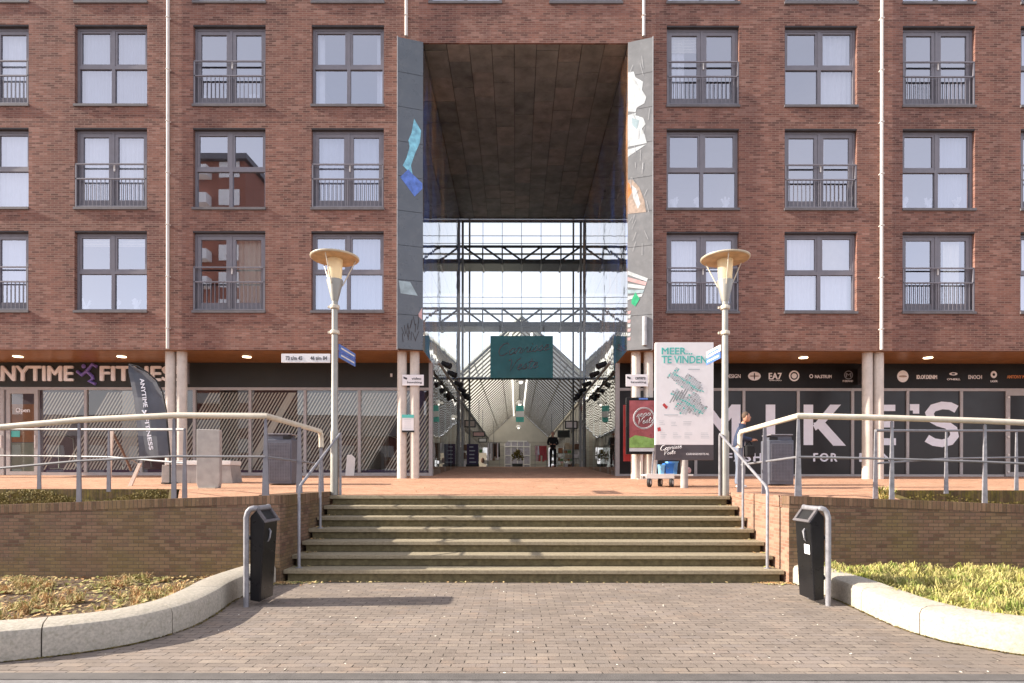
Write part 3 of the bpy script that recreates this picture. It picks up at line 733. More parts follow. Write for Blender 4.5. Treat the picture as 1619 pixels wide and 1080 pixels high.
# interior shell seen through windows (slabs and back walls)
mb = MB()
for (a, b) in ((XL + 0.1, PX0 - 0.5), (PX1 + 0.5, XR - 0.1)):
    for z in [5.9, 8.95, 11.97, 14.99]: mb.box(a, b, FY + 0.35, FY + 4.2, z, z + 0.25)
    mb.box(a, b, FY + 4.2, FY + 4.4, ZB + 0.4, TOP - 0.1)
mb.box(PX0 - 0.5, PX1 + 0.5, FY + 0.35, FY + 4.2, 14.99, 15.24); mb.box(PX0 - 0.5, PX1 + 0.5, FY + 4.2, FY + 4.4, 15.24, TOP - 0.1)
for i in range(len(colx) - 1):
    xm = (colx[i] + colx[i + 1]) / 2
    if xm < PX0 - 0.4 or xm > PX1 + 0.4: mb.box(xm - 0.08, xm + 0.08, FY + 0.35, FY + 4.2, 6.15, TOP - 0.1)
mb.build('room_shell', 'room_wall', bld)

def wavy(x0, x1, z0, z1, y, amp=0.03, per=0.16):
    m_ = MB(); n = max(6, int((x1 - x0) / 0.025)); pr = None
    ph = random.uniform(0, 6)
    for i in range(n + 1):
        x = x0 + (x1 - x0) * i / n; yy = y + amp * math.sin(x / per * 6.283 + ph + 0.8 * math.sin(x * 5))
        if pr: m_.quad((pr[0], pr[1], z0), (x, yy, z0), (x, yy, z1), (pr[0], pr[1], z1))
        pr = (x, yy)
    return m_
# curtain plan: (row, col) -> list of (fx0, fx1, fz0, fz1, material)
CUR = {(2, 0): [(0, 1, 0, 1, 'w')], (2, 1): [(0.02, .98, 0, 1, 'v')], (2, 2): [], (2, 3): [(0, .12, 0, 1, 'w'), (.9, 1, 0, 1, 'w')],
       (2, 4): [(.05, .27, 0, .95, 'w')], (2, 5): [(.52, 1, 0, .97, 'w')], (2, 6): [(.02, .12, 0, .95, 'w')], (2, 7): [(0, 1, 0, 1, 'v')],
       (1, 0): [(0, 1, 0, 1, 'w')], (1, 1): [(0, 1, 0, 1, 'w')], (1, 2): [], (1, 3): [(0, 1, 0, 1, 'v')], (1, 4): [],
       (1, 5): [(0.0, .1, 0, 1, 'w'), (.55, .62, 0, 1, 'w')], (1, 6): [(.5, 1, 0, 1, 'v')], (1, 7): [(0, .3, 0, 1, 'w')],
       (0, 0): [(0, 1, 0, 1, 'v')], (0, 1): [], (0, 2): [(.5, 1, 0, 1, 'c')], (0, 3): [(0, 1, 0, 1, 'v')], (0, 4): [(0.03, .45, 0, 1, 'w'), (.5, .97, 0, 1, 'w')],
       (0, 5): [(0, .47, 0, 1, 'w'), (.5, 1, 0, .5, 'w')], (0, 6): [(.66, .9, 0, 1, 'c')], (0, 7): [(0, .6, 0, 1, 'w')],
       (3, 8): [(0, 1, 0, 1, 'w')], (3, 6): [(0, 1, 0, 1, 'w')], (3, 2): [(0, 1, 0, 1, 'w')], (3, 0): [(0, 1, 0, 1, 'w')]}
def grid_frame(m_, x0, x1, z0, z1, y0, y1, t):
    m_.box(x0, x0 + t, y0, y1, z0, z1); m_.box(x1 - t, x1, y0, y1, z0, z1); m_.box(x0 + t, x1 - t, y0, y1, z0, z0 + t); m_.box(x0 + t, x1 - t, y0, y1, z1 - t, z1)
for (x0, x1, z0, z1, kind, r, c) in openings:
    xm = (x0 + x1) / 2; zb = z0 + 0.05
    fr = MB(); yA, yB = FY + RD - 0.02, FY + RD + 0.06
    grid_frame(fr, x0 + 0.003, x1 - 0.003, zb, z1 - 0.045, yA, yB, 0.065)
    if kind == 'A':
        fr.box(xm - 0.05, xm + 0.05, yA, yB, zb + 0.065, z1 - 0.11)
        zt = zb + (z1 - zb) * 0.49
        fr.box(x0 + 0.068, xm - 0.05, yA, yB, zt - 0.045, zt + 0.045); fr.box(xm + 0.05, x1 - 0.068, yA, yB, zt - 0.045, zt + 0.045)
        f = fr.build('window', 'frame_grey', bld)
        for (a, b) in ((x0 + 0.068, xm - 0.05), (xm + 0.05, x1 - 0.068)):
            sm = MB(); grid_frame(sm, a + 0.004, b - 0.004, zt + 0.049, z1 - 0.114, yA + 0.012, yB, 0.055); sm.build('sash', 'frame_grey', f)
        gm = MB(); yg = yA + 0.045
        gm.quad((x0 + 0.05, yg, zb + 0.05), (x1 - 0.05, yg, zb + 0.05), (x1 - 0.05, yg, z1 - 0.09), (x0 + 0.05, yg, z1 - 0.09)); gm.build('pane', 'window_glass', f)
    else:
        fr.box(xm - 0.035, xm + 0.035, yA, yB, zb + 0.065, z1 - 0.11)
        f = fr.build('balcony_door', 'frame_grey', bld)
        for (a, b) in ((x0 + 0.068, xm - 0.035), (xm + 0.035, x1 - 0.068)):
            sm = MB(); grid_frame(sm, a + 0.004, b - 0.004, zb + 0.069, z1 - 0.114, yA + 0.012, yB, 0.10)
            sm.box(a + 0.1, b - 0.1, yA + 0.012, yB, zb + 0.169, zb + 0.26); sm.build('door_leaf', 'frame_grey', f)
        gm = MB(); yg = yA + 0.045
        gm.quad((x0 + 0.1, yg, zb + 0.15), (x1 - 0.1, yg, zb + 0.15), (x1 - 0.1, yg, z1 - 0.15), (x0 + 0.1, yg, z1 - 0.15)); gm.build('pane', 'window_glass', f)
        hm = MB(); hm.box(xm + 0.025, xm + 0.055, yA - 0.03, yA + 0.012, zb + 1.10, zb + 1.28); hm.build('handle', 'white_paint', f)
        rm = MB(); yr = FY + 0.02; zt = zb + 1.27
        for z in (zt, zt - 0.43): rm.box(x0 + 0.02, x1 - 0.02, yr - 0.02, yr + 0.02, z - 0.018, z + 0.018)
        rm.box(x0 + 0.03, x1 - 0.03, yr - 0.012, yr + 0.012, zb + 0.02, zb + 0.05)
        for xx in (x0 + 0.012, x1 - 0.052): rm.box(xx, xx + 0.04, yr - 0.02, yr + 0.025, zb + 0.0, zt + 0.0)
        rm.box(xm - 0.015, xm + 0.015, yr - 0.015, yr + 0.015, zb + 0.05, zt - 0.448)
        nb = 17
        for i in range(1, nb):
            xx = x0 + 0.03 + (x1 - x0 - 0.06) * i / nb
            rm.box(xx - 0.008, xx + 0.008, yr - 0.008, yr + 0.008, zb + 0.05, zt - 0.448)
        rm.build('railing', 'frame_grey', f)
    sl = MB(); sl.box(x0 - 0.02, x1 + 0.02, FY - 0.045, FY + RD - 0.02, z0 - 0.025, z0 + 0.045); sl.build('sill', 'sill_grey', f)
    ln = MB(); ln.box(x0 + 0.002, x1 - 0.002, FY + 0.006, FY + RD - 0.021, z1 - 0.044, z1 - 0.002); ln.build('head_shadow', 'reveal_dark', f)  # dark strip standing in for the shadow under the window head
    for (a, b, e, h, cm) in CUR.get((r, c), []):
        X0 = x0 + 0.06 + (WW - 0.12) * a; X1 = x0 + 0.06 + (WW - 0.12) * b
        cmesh = wavy(X0, X1, zb + 0.03 + (WH - 0.15) * e, zb + 0.03 + (WH - 0.15) * h, FY + 0.30, 0.022, random.choice([0.12, 0.15, 0.19]))
        cmesh.build('curtain', {'w': 'curtain_white', 'c': 'curtain_cream', 'v': 'curtain_voile'}[cm], f)
    if (r, c) in ((2, 4), (1, 7), (0, 1), (3, 4)):
        m_ = MB(); q = 0
        while q < (0.5 if r != 0 else 0.25): m_.box(x0 + .08, xm - .06 if r else x1 - .08, FY + .24, FY + .262, z1 - .14 - q, z1 - .12 - q); q += .045
        m_.build('slatted_blind', 'curtain_cream', f)
    if (r, c) == (0, 5):
        m_ = MB(); m_.quad((xm, FY + 0.235, z0 + 1.25), (x1 - .06, FY + 0.235, z0 + 1.25), (x1 - .06, FY + 0.235, z1 - .1), (xm, FY + 0.235, z1 - .1)); m_.build('blind', 'blind_beige', f)
    if (r, c) in ((1, 4), (0, 1), (1, 6), (2, 2)):
        m_ = MB()
        for q in range(3):
            xx = x0 + 0.25 + q * 0.75 + random.uniform(-.1, .1)
            m_.lathe([(0.06, 0), (0.08, 0.12)], (xx, FY + 0.25, z0 + 0.1), 8)
            for k in range(14): 
                a = random.uniform(0, 6.28); m_.tube([(xx, FY + .25, z0 + .2), (xx + math.cos(a) * .12, FY + .25 + math.sin(a) * .05, z0 + .3 + random.random() * .18)], [0.012, 0.03], 4)
        m_.build('window_plants', 'curtain_white', f)

# passage ceiling boards
mb = MB(); nx, ny = 9, 12
for i in range(nx):
    for j in range(ny):
        a = PX0 + (PX1 - PX0) * i / nx; b = PX0 + (PX1 - PX0) * (i + 1) / nx; off = (i * 7 % 5) * 0.24
        c = max(FY + 0.062, FY + 0.1 + (j - 0.8) * 1.22 + off); d = min(BY, FY + 0.1 + (j + 0.2) * 1.22 + off)
        if d <= c: continue
        mb.cm = random.choice([0, 0, 1, 2]); dz = random.uniform(0, 0.012)
        mb.box(a + 0.008, b - 0.008, c + 0.008, d - 0.008, CEZ + 0.01 + dz, CEZ + 0.06)
plain('ceiling_board_dark', (0.15, 0.15, 0.135), 0.65, var=0.25, scale=2, stain=(2.5, 0.5, (0.05, 0.04, 0.035)))
plain('ceiling_board_red', (0.22, 0.20, 0.175), 0.7, var=0.2, scale=2, stain=(2.5, 0.5, (0.07, 0.055, 0.05)))
mb.build('passage_ceiling', ['ceiling_board', 'ceiling_board_dark', 'ceiling_board_red'], bld)
mb = MB(); mb.box(PX0, PX1, FY + 0.061, BY, CEZ + 0.062, CEZ + 0.2); mb.build('ceiling_backing', 'reveal_dark', bld)
# mural side walls (upper) and glazed shop sides (lower)
for sx, s in ((PX0, -1), (PX1, 1)):
    mb = MB(); mb.box(sx, sx + s * 0.08, FY + 0.02, BY, ZB, CEZ); mb.build('mural_panel', 'mural', bld)
    mb = MB()
    mb.quad((sx, SY, plat(SY)), (sx, BY, plat(BY)), (sx, BY, ZB - 0.002), (sx, SY, ZB - 0.002)); gl = mb.build('side_glazing', 'side_glass', bld)
    mb = MB()
    for k in range(6):
        y = SY + 0.06 + (BY - SY - 0.12) * k / 5; mb.box(sx + s * 0.01, sx + s * 0.07, y - 0.03, y + 0.03, plat(SY) - 0.1, ZB - 0.002)
    mb.box(sx + s * 0.015, sx + s * 0.065, SY, BY, 4.2, 4.26); mb.build('mullion', 'steel_grey', gl)

# entrance portal cladding (splayed panels)
ys = 0.22
for s, xi, xo in ((-1, PX0, PX(628, FY - ys)), (1, PX1, PX(1031, FY - ys))):
    nP = 9; zt = CEZ + 0.02; z0 = ZB - 0.01
    pm = MB()
    for k in range(nP):
        a = z0 + (zt - z0) * k / nP + 0.006; b = z0 + (zt - z0) * (k + 1) / nP - 0.006
        pm.hexa([(xi, FY - 0.01, a), (xo, FY - ys, a), (xo, FY - ys + 0.04, a), (xi, FY + 0.03, a)], [(xi, FY - 0.01, b), (xo, FY - ys, b), (xo, FY - ys + 0.04, b), (xi, FY + 0.03, b)])
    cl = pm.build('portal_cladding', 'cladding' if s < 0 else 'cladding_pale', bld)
    bk = MB(); bk.prism([(xi, FY + 0.035), (xo, FY - ys + 0.045), (xo, FY - 0.004), (xi, FY - 0.004 + 0.04)], 'z', z0, zt); bk.build('backing', 'reveal_dark', cl)
    tr = MB(); tr.box(xo, xo + s * 0.02, FY - ys - 0.012, FY - 0.004, z0 - 0.02, zt + 0.02); tr.build('edge_trim', 'edge_trim', cl)
    # flat printed art on the cladding: abstract patches
    def art(name, pts, mat, off=0.006):
        P3 = []
        for (px, py) in pts:
            # intersect with slanted panel
            Y = FY
            for _ in range(6):
                x = PX(px, Y); u = (x - xi) / (xo - xi); Y = FY - 0.01 + (-ys + 0.01) * u - off
            P3.append(Vector((PX(px, Y), Y, PZ(py, Y))))
        m_ = MB(); m_.quad(*P3); return m_.build(name, mat, cl)
    if s < 0:
        art('printed_art', [(654, 188), (665, 207), (663, 226), (655, 244), (649, 262), (642, 250), (647, 232), (645, 222), (650, 210)], 'art_blue')
        art('printed_art', [(642, 250), (649, 262), (652, 278), (636, 262)], 'art_blue', 0.007)
        art('printed_art', [(632, 280), (645, 268), (652, 276), (667, 290), (667, 299), (655, 311)], 'art_indigo', 0.008)
        art('printed_art', [(630, 444), (648, 446), (660, 468), (633, 464)], 'art_shade')
        art('printed_art', [(667, 487), (667, 506), (660, 499), (664, 492)], 'art_pink')
        for k in range(16):
            a = random.uniform(636, 662); b = random.uniform(506, 546); d = random.uniform(-6, 6)
            art('printed_art', [(a, b), (a + 1, b), (a + d + 1, b - 14), (a + d, b - 14)], 'reveal_dark', 0.006 + k * 0.0004)
    else:
        art('printed_art', [(992, 114), (1001, 113), (1004, 122), (1016, 129), (1014, 142), (1021, 153), (1018, 163), (1006, 170), (1004, 177), (992, 176)], 'art_white')
        art('printed_art', [(992, 182), (1005, 178), (1004, 182), (1016, 186), (1020, 196), (1014, 203), (1019, 214), (1022, 226), (992, 232)], 'art_white')
        art('printed_art', [(998, 186), (1010, 190), (1006, 204), (999, 198)], 'art_shade', 0.009)
        art('printed_art', [(992, 236), (1021, 228), (992, 248)], 'art_white')
        art('printed_art', [(992, 284), (1000, 284), (1010, 296), (1018, 316), (1021, 335), (992, 338)], 'art_tan', 0.0065)
        art('printed_art', [(998, 292), (1005, 298), (1012, 322), (1008, 330), (1000, 312)], 'art_white', 0.009)
        art('printed_art', [(992, 288), (996, 292), (998, 304), (992, 314)], 'art_orange', 0.009)
        for q in range(5):
            art('printed_art', [(992, 428 + q * 10), (1024 - q * 2, 440 + q * 6), (1022 - q * 2, 445 + q * 6), (992, 434 + q * 10)], ['art_white', 'art_pink', 'art_white', 'art_shade', 'art_white'][q], 0.006 + q * 0.0005)
        art('printed_art', [(998, 474), (1004, 462), (1011, 472), (1004, 484), (998, 480)], 'art_green', 0.010)
        for q in range(7):
            art('printed_art', [(992, 492 + q * 7), (997, 491 + q * 7), (996, 496 + q * 7), (992, 496 + q * 7)], 'art_white' if q % 2 else 'art_pink')
        for k in range(26):
            a = random.uniform(996, 1026); b = random.uniform(75, 420); d = random.uniform(-6, 6); L_ = random.uniform(8, 20)
            art('printed_art', [(a, b), (a + 0.7, b), (a + d + 0.7, b + L_), (a + d, b + L_)], 'edge_trim', 0.012 + k * 0.0002)
        m_ = MB(); x_ = PX(1019, FY - .2); m_.cyl((x_, FY - 0.19, PZ(548, FY)), (x_, FY - 0.19, PZ(503, FY)), 0.07, n=10); m_.build('vent_pipe', 'edge_trim', cl)

# soffit, downlights
for (a, b, s) in ((XL, PX0, -1), (PX1, XR, 1)):
    mb = MB(); nbd = 40
    mb.quad((a, FY + 0.12, ZB - 0.005), (b, FY + 0.12, ZB - 0.005), (b, SY + 0.1, ZB - 0.005), (a, SY + 0.1, ZB - 0.005))
    so = mb.build('soffit', 'soffit_wood', bld)
    for px in ([28, 192, 390, -140] if s < 0 else [1270, 1467, 1660]):
        Y = 18.62; x = PX(px, Y); m_ = MB(); m_.lathe([(0.13, -0.012), (0.13, 0.0)], (x, Y, ZB - 0.005), 16); m_.build('downlight', 'lamp_glow', so)
# downpipes
for px, yb in ((267, 553), (642, 60), (1016, 60), (1391, 553)):
    x = PX(px, FY); z0 = PZ(yb, FY); mb = MB(); mb.cyl((x, FY - 0.07, z0), (x, FY - 0.07, TOP - 0.3), 0.045, n=12)
    z = z0 + 0.6
    while z < TOP - 0.4:
        mb.box(x - 0.052, x + 0.052, FY - 0.12, FY - 0.001, z - 0.014, z + 0.014); z += 1.51
    mb.build('downpipe', 'pipe_white', bld, smooth=True)
# columns
for px in (269.5, 287.5, 635.5, 655.5, 1005, 1025, 1371, 1388.5, -97, -79, 1735, 1753):
    Y = 17.92; x = PX(px, Y); mb = MB(); mb.cyl((x, Y, plat(Y) - 0.05), (x, Y, ZB - 0.006), 0.142, n=20); mb.build('column', 'column_grey', bld, smooth=True)

# ------------------------------------------------------------------ shopfronts
FZ0 = PZ(613, SY)           # underside of fascia
ZS = plat(SY)
def pxx(p): return PX(p, SY)
# left shop
mb = MB(); mb.box(XL, PX0 - 0.10, SY + 0.03, SY + 0.2, FZ0, ZB - 0.006); fl = mb.build('fascia', 'fascia_green', bld)
mb = MB(); mb.box(PX1 + 0.10, XR, SY + 0.03, SY + 0.2, FZ0, ZB - 0.006); frt = mb.build('fascia', 'fascia_black', bld)
# corner posts beside the passage
for a, b in ((PX0 - 0.10, PX0 + 0.02), (PX1 - 0.02, PX1 + 0.10)):
    mb = MB(); mb.box(a, b, SY - 0.02, SY + 0.2, ZS - 0.05, ZB - 0.006); mb.build('corner_post', 'frame_light', bld)
mull_l = [-300, -210, -120, -30, 135, 223, 307, 395, 482, 568]
mb = MB(); mb.box(XL, PX0 - 0.10, SY, SY + 0.07, FZ0 - 0.09, FZ0 - 0.002); mb.box(XL, pxx(-4), SY, SY + 0.07, ZS - 0.02, ZS + 0.10); mb.box(pxx(64), PX0 - 0.1, SY, SY + 0.07, ZS - 0.02, ZS + 0.10)
for p in mull_l: mb.box(pxx(p) - 0.045, pxx(p) + 0.045, SY - 0.01, SY + 0.08, ZS + 0.10, FZ0 - 0.092)
mb.box(PX0 - 0.62, PX0 - 0.54, SY - 0.01, SY + 0.08, ZS + 0.10, FZ0 - 0.092)
sw = mb.build('shop_window', 'frame_light', bld)
mb = MB(); mb.quad((pxx(64), SY + 0.04, ZS + 0.05), (PX0 - 0.1, SY + 0.04, ZS + 0.05), (PX0 - 0.1, SY + 0.04, FZ0 - 0.05), (pxx(64), SY + 0.04, FZ0 - 0.05))
mb.quad((XL, SY + 0.04, ZS + 0.05), (pxx(-4), SY + 0.04, ZS + 0.05), (pxx(-4), SY + 0.04, FZ0 - 0.05), (XL, SY + 0.04, FZ0 - 0.05)); mb.build('pane', 'shop_glass', sw)
mb = MB(); mb.quad((pxx(66), SY + 0.075, ZS + 0.18), (PX0 - 0.12, SY + 0.075, ZS + 0.18), (PX0 - 0.12, SY + 0.075, FZ0 - 0.16), (pxx(66), SY + 0.075, FZ0 - 0.16)); mb.build('striped_film', 'stripe_film', sw)
mb = MB(); mb.box(pxx(66), PX0 - 0.12, SY + 0.085, SY + 0.09, ZS + 0.10, ZS + 0.20); mb.box(pxx(66), pxx(73), SY + 0.085, SY + 0.09, ZS + 0.2, FZ0 - .1); mb.box(pxx(660), pxx(672), SY + 0.085, SY + 0.09, ZS + 0.2, FZ0 - .1)
mb.build('purple_film', 'purple_dark', sw)
# left door
for (a, b) in ((10, 60), (-46, 6)):
    mb = MB(); x0, x1 = pxx(a), pxx(b); grid_frame(mb, x0, x1, ZS + 0.01, FZ0 - 0.094, SY - 0.01, SY + 0.07, 0.12); d = mb.build('shop_door', 'frame_light', bld)
    m_ = MB(); m_.quad((x0 + .1, SY + .03, ZS + .1), (x1 - .1, SY + .03, ZS + .1), (x1 - .1, SY + .03, FZ0 - .2), (x0 + .1, SY + .03, FZ0 - .2)); m_.build('pane', 'shop_glass', d)
    m_ = MB(); m_.box(x0 + .13, x1 - .13, SY + .035, SY + .04, PZ(700, SY), PZ(640, SY)); m_.build('poster', 'poster_brown', d)
    m_ = MB(); m_.box(x0 + .13, x1 - .13, SY + .035, SY + .04, PZ(748, SY), PZ(701, SY)); m_.build('frosted_panel', 'poster_grey_green', d)
    m_ = MB(); m_.box(x0 + .14, x0 + .42, SY + .02, SY + .026, PZ(692, SY), PZ(682, SY)); m_.build('sticker', 'teal_ink', d)
    m_ = MB(); m_.box(x1 - 0.085, x1 - 0.055, SY - .05, SY - .01, ZS + .9, ZS + 1.3); m_.build('handle', 'white_paint', d)
text('lettering', 'Open', pxx(24), pxx(46), PZ(655, SY), PZ(646, SY), SY - 0.005 + 0.03, 'letter_cream', bld, 0.01)
# gym interior
mb = MB(); mb.box(XL, PX0 - 3.0 + 2.4, SY + 4.8, SY + 4.9, ZS - .1, ZB); mb.box(XL, PX0 - 0.1, SY + 0.15, SY + 4.8, ZS - 0.12, ZS - 0.02); mb.box(XL, PX0 - 0.1, SY + 0.2, SY + 4.8, ZB - 0.05, ZB - 0.01); mb.build('gym_interior', 'gym_wall', bld)
mb = MB()
for k in range(12):
    x = PX0 - 1.0 - k * 1.1 + random.uniform(-.3, .3); y = SY + random.uniform(1.2, 3.5)
    mb.tube([(x, y, ZS), (x, y, ZS + 1.5), (x + 0.5, y, ZS + 1.3), (x + 0.6, y, ZS + 0.3)], 0.03, 6); mb.box(x - .1, x + .7, y - .3, y + .3, ZS + 0.05, ZS + 0.25)
mb.build('gym_equipment', 'steel_grey', bld)
mb = MB()
for k in range(7):
    x = PX0 - 1.6 - k * 2.2; mb.box(x, x + 1.1, SY + 1.6, SY + 1.66, ZB - 0.4, ZB - 0.36)
mb.build('tube_lamps', 'lamp_glow', bld)
# white posters inside windows
for (a, b) in ((190, 208),): 
    m_ = MB(); m_.box(pxx(a), pxx(b + 6), SY + .1, SY + .11, PZ(735, SY), PZ(618, SY)); m_.build('window_poster', 'map_grey', sw)
m_ = MB(); m_.prism([(pxx(546), ZS), (pxx(560), ZS), (pxx(562), PZ(725, SY)), (pxx(556), PZ(719, SY)), (pxx(549), PZ(720, SY))], 'y', SY - 0.02, SY - 0.012); m_.build('door_panel', 'white_paint', bld)
# lettering left: ANYTIME (man) FITNESS
yL = SY + 0.03
zl0, zl1 = PZ(603, SY), PZ(580, SY)
text('lettering', 'ANYTIME', pxx(-22), pxx(115), zl0, zl1, yL, 'letter_cream', fl, 0.016, 0.05)
text('lettering', 'FITNESS', pxx(159), pxx(289), zl0, zl1, yL, 'letter_cream', fl, 0.016, 0.05)
mb = MB()
def lp(px, py): return (pxx(px), yL - 0.03, PZ(py, SY))
mb.sphere(lp(132, 580), 0.075, 0.03, 0.075)
for path in ([(122, 588), (129, 594), (137, 588), (146, 577), (153, 581)], [(137, 588), (146, 596), (147, 600), (141, 604), (151, 608)]):
    mb.tube([lp(*p) for p in path], 0.055, 8)
mb.build('runner_logo', 'purple', fl, smooth=True)
for (a, b, lab) in ((296, 308, 'shop_sign_box'),):
    m_ = MB(); m_.box(pxx(a), pxx(b), SY - 0.35, SY - 0.31, PZ(610, SY), PZ(578, SY)); p_ = m_.build('projecting_sign', 'sill_grey', bld)
m_ = MB(); m_.box(pxx(617), pxx(620), SY - 0.02, SY + 0.03, PZ(596, SY), PZ(591, SY)); m_.build('alarm_box', 'white_paint', fl)
# right shop
mull_r = [1176, 1262, 1348, 1435, 1520, 1100, 1030]
mb = MB(); mb.box(PX1 + 0.1, XR, SY, SY + 0.07, FZ0 - 0.09, FZ0 - 0.002); mb.box(PX1 + 0.1, pxx(1588), SY, SY + 0.07, ZS - 0.02, ZS + 0.07)
for p in mull_r: mb.box(pxx(p) - 0.045, pxx(p) + 0.045, SY - 0.01, SY + 0.08, ZS + 0.07, FZ0 - 0.092)
sr = mb.build('shop_window', 'frame_light', bld)
mb = MB(); mb.box(PX1 + 0.1, pxx(1590), SY + 0.03, SY + 0.05, ZS + 0.03, FZ0 - 0.05); pr = mb.build('black_film', 'panel_black', sr)
for (a, b) in ((1590, 1650), (1652, 1720)):
    mb = MB(); x0, x1 = pxx(a), pxx(b); grid_frame(mb, x0, x1, ZS + 0.01, FZ0 - 0.094, SY - 0.01, SY + 0.07, 0.14); d = mb.build('shop_door', 'frame_light', bld)
    m_ = MB(); m_.box(x0 + .12, x1 - .12, SY + .02, SY + .03, ZS + .1, FZ0 - .2); m_.build('door_panel', 'panel_black', d)
    if a == 1590:
        m_ = MB()
        for z in (627, 660, 690, 718, 745):
            m_.lathe([(0.03, -0.03), (0.03, 0.03)], (x0 + 0.07, SY - 0.03, PZ(z, SY)), 8)
        m_.build('lock', 'white_paint', d)
yR = SY + 0.028
zl0, zl1 = PZ(704, SY), PZ(639, SY)
def letters(pts, name='lettering'):
    m_ = MB(); m_.prism([(pxx(a), PZ(b, SY)) for a, b in pts], 'y', yR - 0.006, yR); return m_
# letters drawn as bars so their outline follows the sign
def bar_letter(polys):
    m_ = MB()
    for k, poly in enumerate(polys): m_.prism([(pxx(a), PZ(b, SY)) for a, b in poly], 'y', yR - 0.006 - 0.0012 * k, yR)
    m_.build('letter', 'letter_lilac', sr)
bar_letter([[(1107, 704), (1107, 639), (1122, 639), (1122, 704)], [(1157, 704), (1157, 639), (1171, 639), (1171, 704)], [(1122, 639), (1139, 662), (1139, 682), (1115, 652)], [(1157, 639), (1139, 662), (1139, 682), (1163, 652)]])
bar_letter([[(1211, 704), (1211, 639), (1226, 639), (1226, 704)]])
bar_letter([[(1271, 703), (1271, 639), (1286, 639), (1286, 703)], [(1286, 672), (1313, 639), (1330, 639), (1302, 671), (1290, 680)], [(1286, 668), (1302, 664), (1338, 704), (1318, 704)]])
bar_letter([[(1364, 703), (1364, 639), (1379, 639), (1379, 703)], [(1379, 649), (1379, 639), (1416, 639), (1416, 649)], [(1379, 675), (1379, 665), (1414, 665), (1414, 675)], [(1379, 703), (1379, 692), (1417, 692), (1417, 703)]])
bar_letter([[(1439, 648), (1439, 638), (1454, 638), (1454, 653), (1444, 653), (1444, 648)]])
m_ = MB()
SP = [(1513, 646), (1503, 641), (1490, 640), (1476, 644), (1470, 652), (1473, 661), (1484, 667), (1498, 671), (1508, 678), (1510, 688), (1503, 697), (1490, 700), (1477, 698), (1466, 692)]
wS = 7.2
L1, L2 = [], []
for i, (a, b) in enumerate(SP):
    p0 = SP[max(i - 1, 0)]; p1 = SP[min(i + 1, len(SP) - 1)]; dx, dy = p1[0] - p0[0], p1[1] - p0[1]; l = math.hypot(dx, dy)
    L1.append((a - dy / l * wS, b + dx / l * wS * .85)); L2.append((a + dy / l * wS, b - dx / l * wS * .85))
for i in range(len(SP) - 1):
    m_.quad(*[(pxx(p[0]), yR - 0.006, PZ(p[1], SY)) for p in (L1[i], L1[i + 1], L2[i + 1], L2[i])])
m_.build('letter', 'letter_lilac', sr)
for s_, a, b in (('FASHION', 1150, 1252), ('FOR', 1287, 1324), ('MEN', 1360, 1410)):
    text('lettering', s_, pxx(a), pxx(b), PZ(729, SY), PZ(716, SY), yR, 'letter_lilac', sr, 0.02, 0.004, spacing=1.25)
yF = SY + 0.028
def flogo(s_, a, b, y0, y1, m='letter_cream', bold=0.01): text('lettering', s_, pxx(a), pxx(b), PZ(y1, SY), PZ(y0, SY), yF, m, frt, bold)
flogo('DESIGN', 1148, 1171, 591, 597); flogo('EA7', 1216, 1236, 589, 599, bold=0.02); flogo('EMPORIO', 1217, 1236, 600, 601.5)
flogo('NA.STRUM', 1289, 1315, 592, 597, bold=0.02); flogo('M BRAND', 1333, 1349, 600, 603)
flogo('ID.OF.DENIM', 1450, 1482, 592, 598, bold=0.03); flogo("O'NEILL", 1498, 1519, 597, 600, bold=0.02); flogo('ENOCH', 1532, 1553, 592, 598)
flogo('LIGER', 1567, 1578, 600, 603); flogo('ANTONY MORATO', 1593, 1640, 592, 597, 'art_orange', 0.02)
def disc(cx, cy, rx, ry, mat, d=0.004, hole=0.0):
    m_ = MB(); n = 24; x, z = pxx(cx), PZ(cy, SY); kx = rx / F * SY; kz = ry / F * SY
    P = [(x + kx * math.cos(6.2832 * i / n), z + kz * math.sin(6.2832 * i / n)) for i in range(n)]
    if not hole: m_.prism(P, 'y', yF - d, yF)
    else:
        Q = [(x + kx * hole * math.cos(6.2832 * i / n), z + kz * hole * math.sin(6.2832 * i / n)) for i in range(n)]
        for i in range(n):
            j = (i + 1) % n; m_.quad((P[i][0], yF - d, P[i][1]), (P[j][0], yF - d, P[j][1]), (Q[j][0], yF - d, Q[j][1]), (Q[i][0], yF - d, Q[i][1]))
    m_.build('brand_mark', mat, frt)
disc(1193, 594, 10, 7, 'letter_cream'); disc(1193, 594, 8, 1.2, 'art_tan', 0.007); disc(1193, 594, 1.0, 5.5, 'reveal_dark', 0.008)
disc(1256, 593.5, 8.3, 8.6, 'letter_cream', 0.004, 0.72); disc(1256, 593.5, 4.2, 4.2, 'letter_cream', 0.005)
disc(1342, 592, 7, 7, 'ink_grey', 0.004, 0.8); disc(1283, 594, 3, 3.2, 'letter_cream', 0.004, 0.6); flogo('M', 1338, 1346, 589, 595, 'ink_grey')
disc(1428, 594, 9, 9.4, 'letter_cream'); disc(1428, 594, 6.5, 1.6, 'art_tan', 0.007)
disc(1508, 590, 6.5, 2.4, 'letter_cream', 0.004, 0.5); disc(1572, 591, 5, 5.6, 'letter_cream'); disc(1572, 591, 2, 2.2, 'fascia_black', 0.007)
m_ = MB(); x0, x1 = pxx(1351), pxx(1366)
m_.prism([(SY - 0.9, PZ(612, SY) + .05), (SY, PZ(607, SY)), (SY, PZ(583, SY)), (SY - 0.9, PZ(578, SY) + .1)], 'x', x0 + 0.1, x0 + 0.14); p_ = m_.build('projecting_sign', 'reveal_dark', bld)
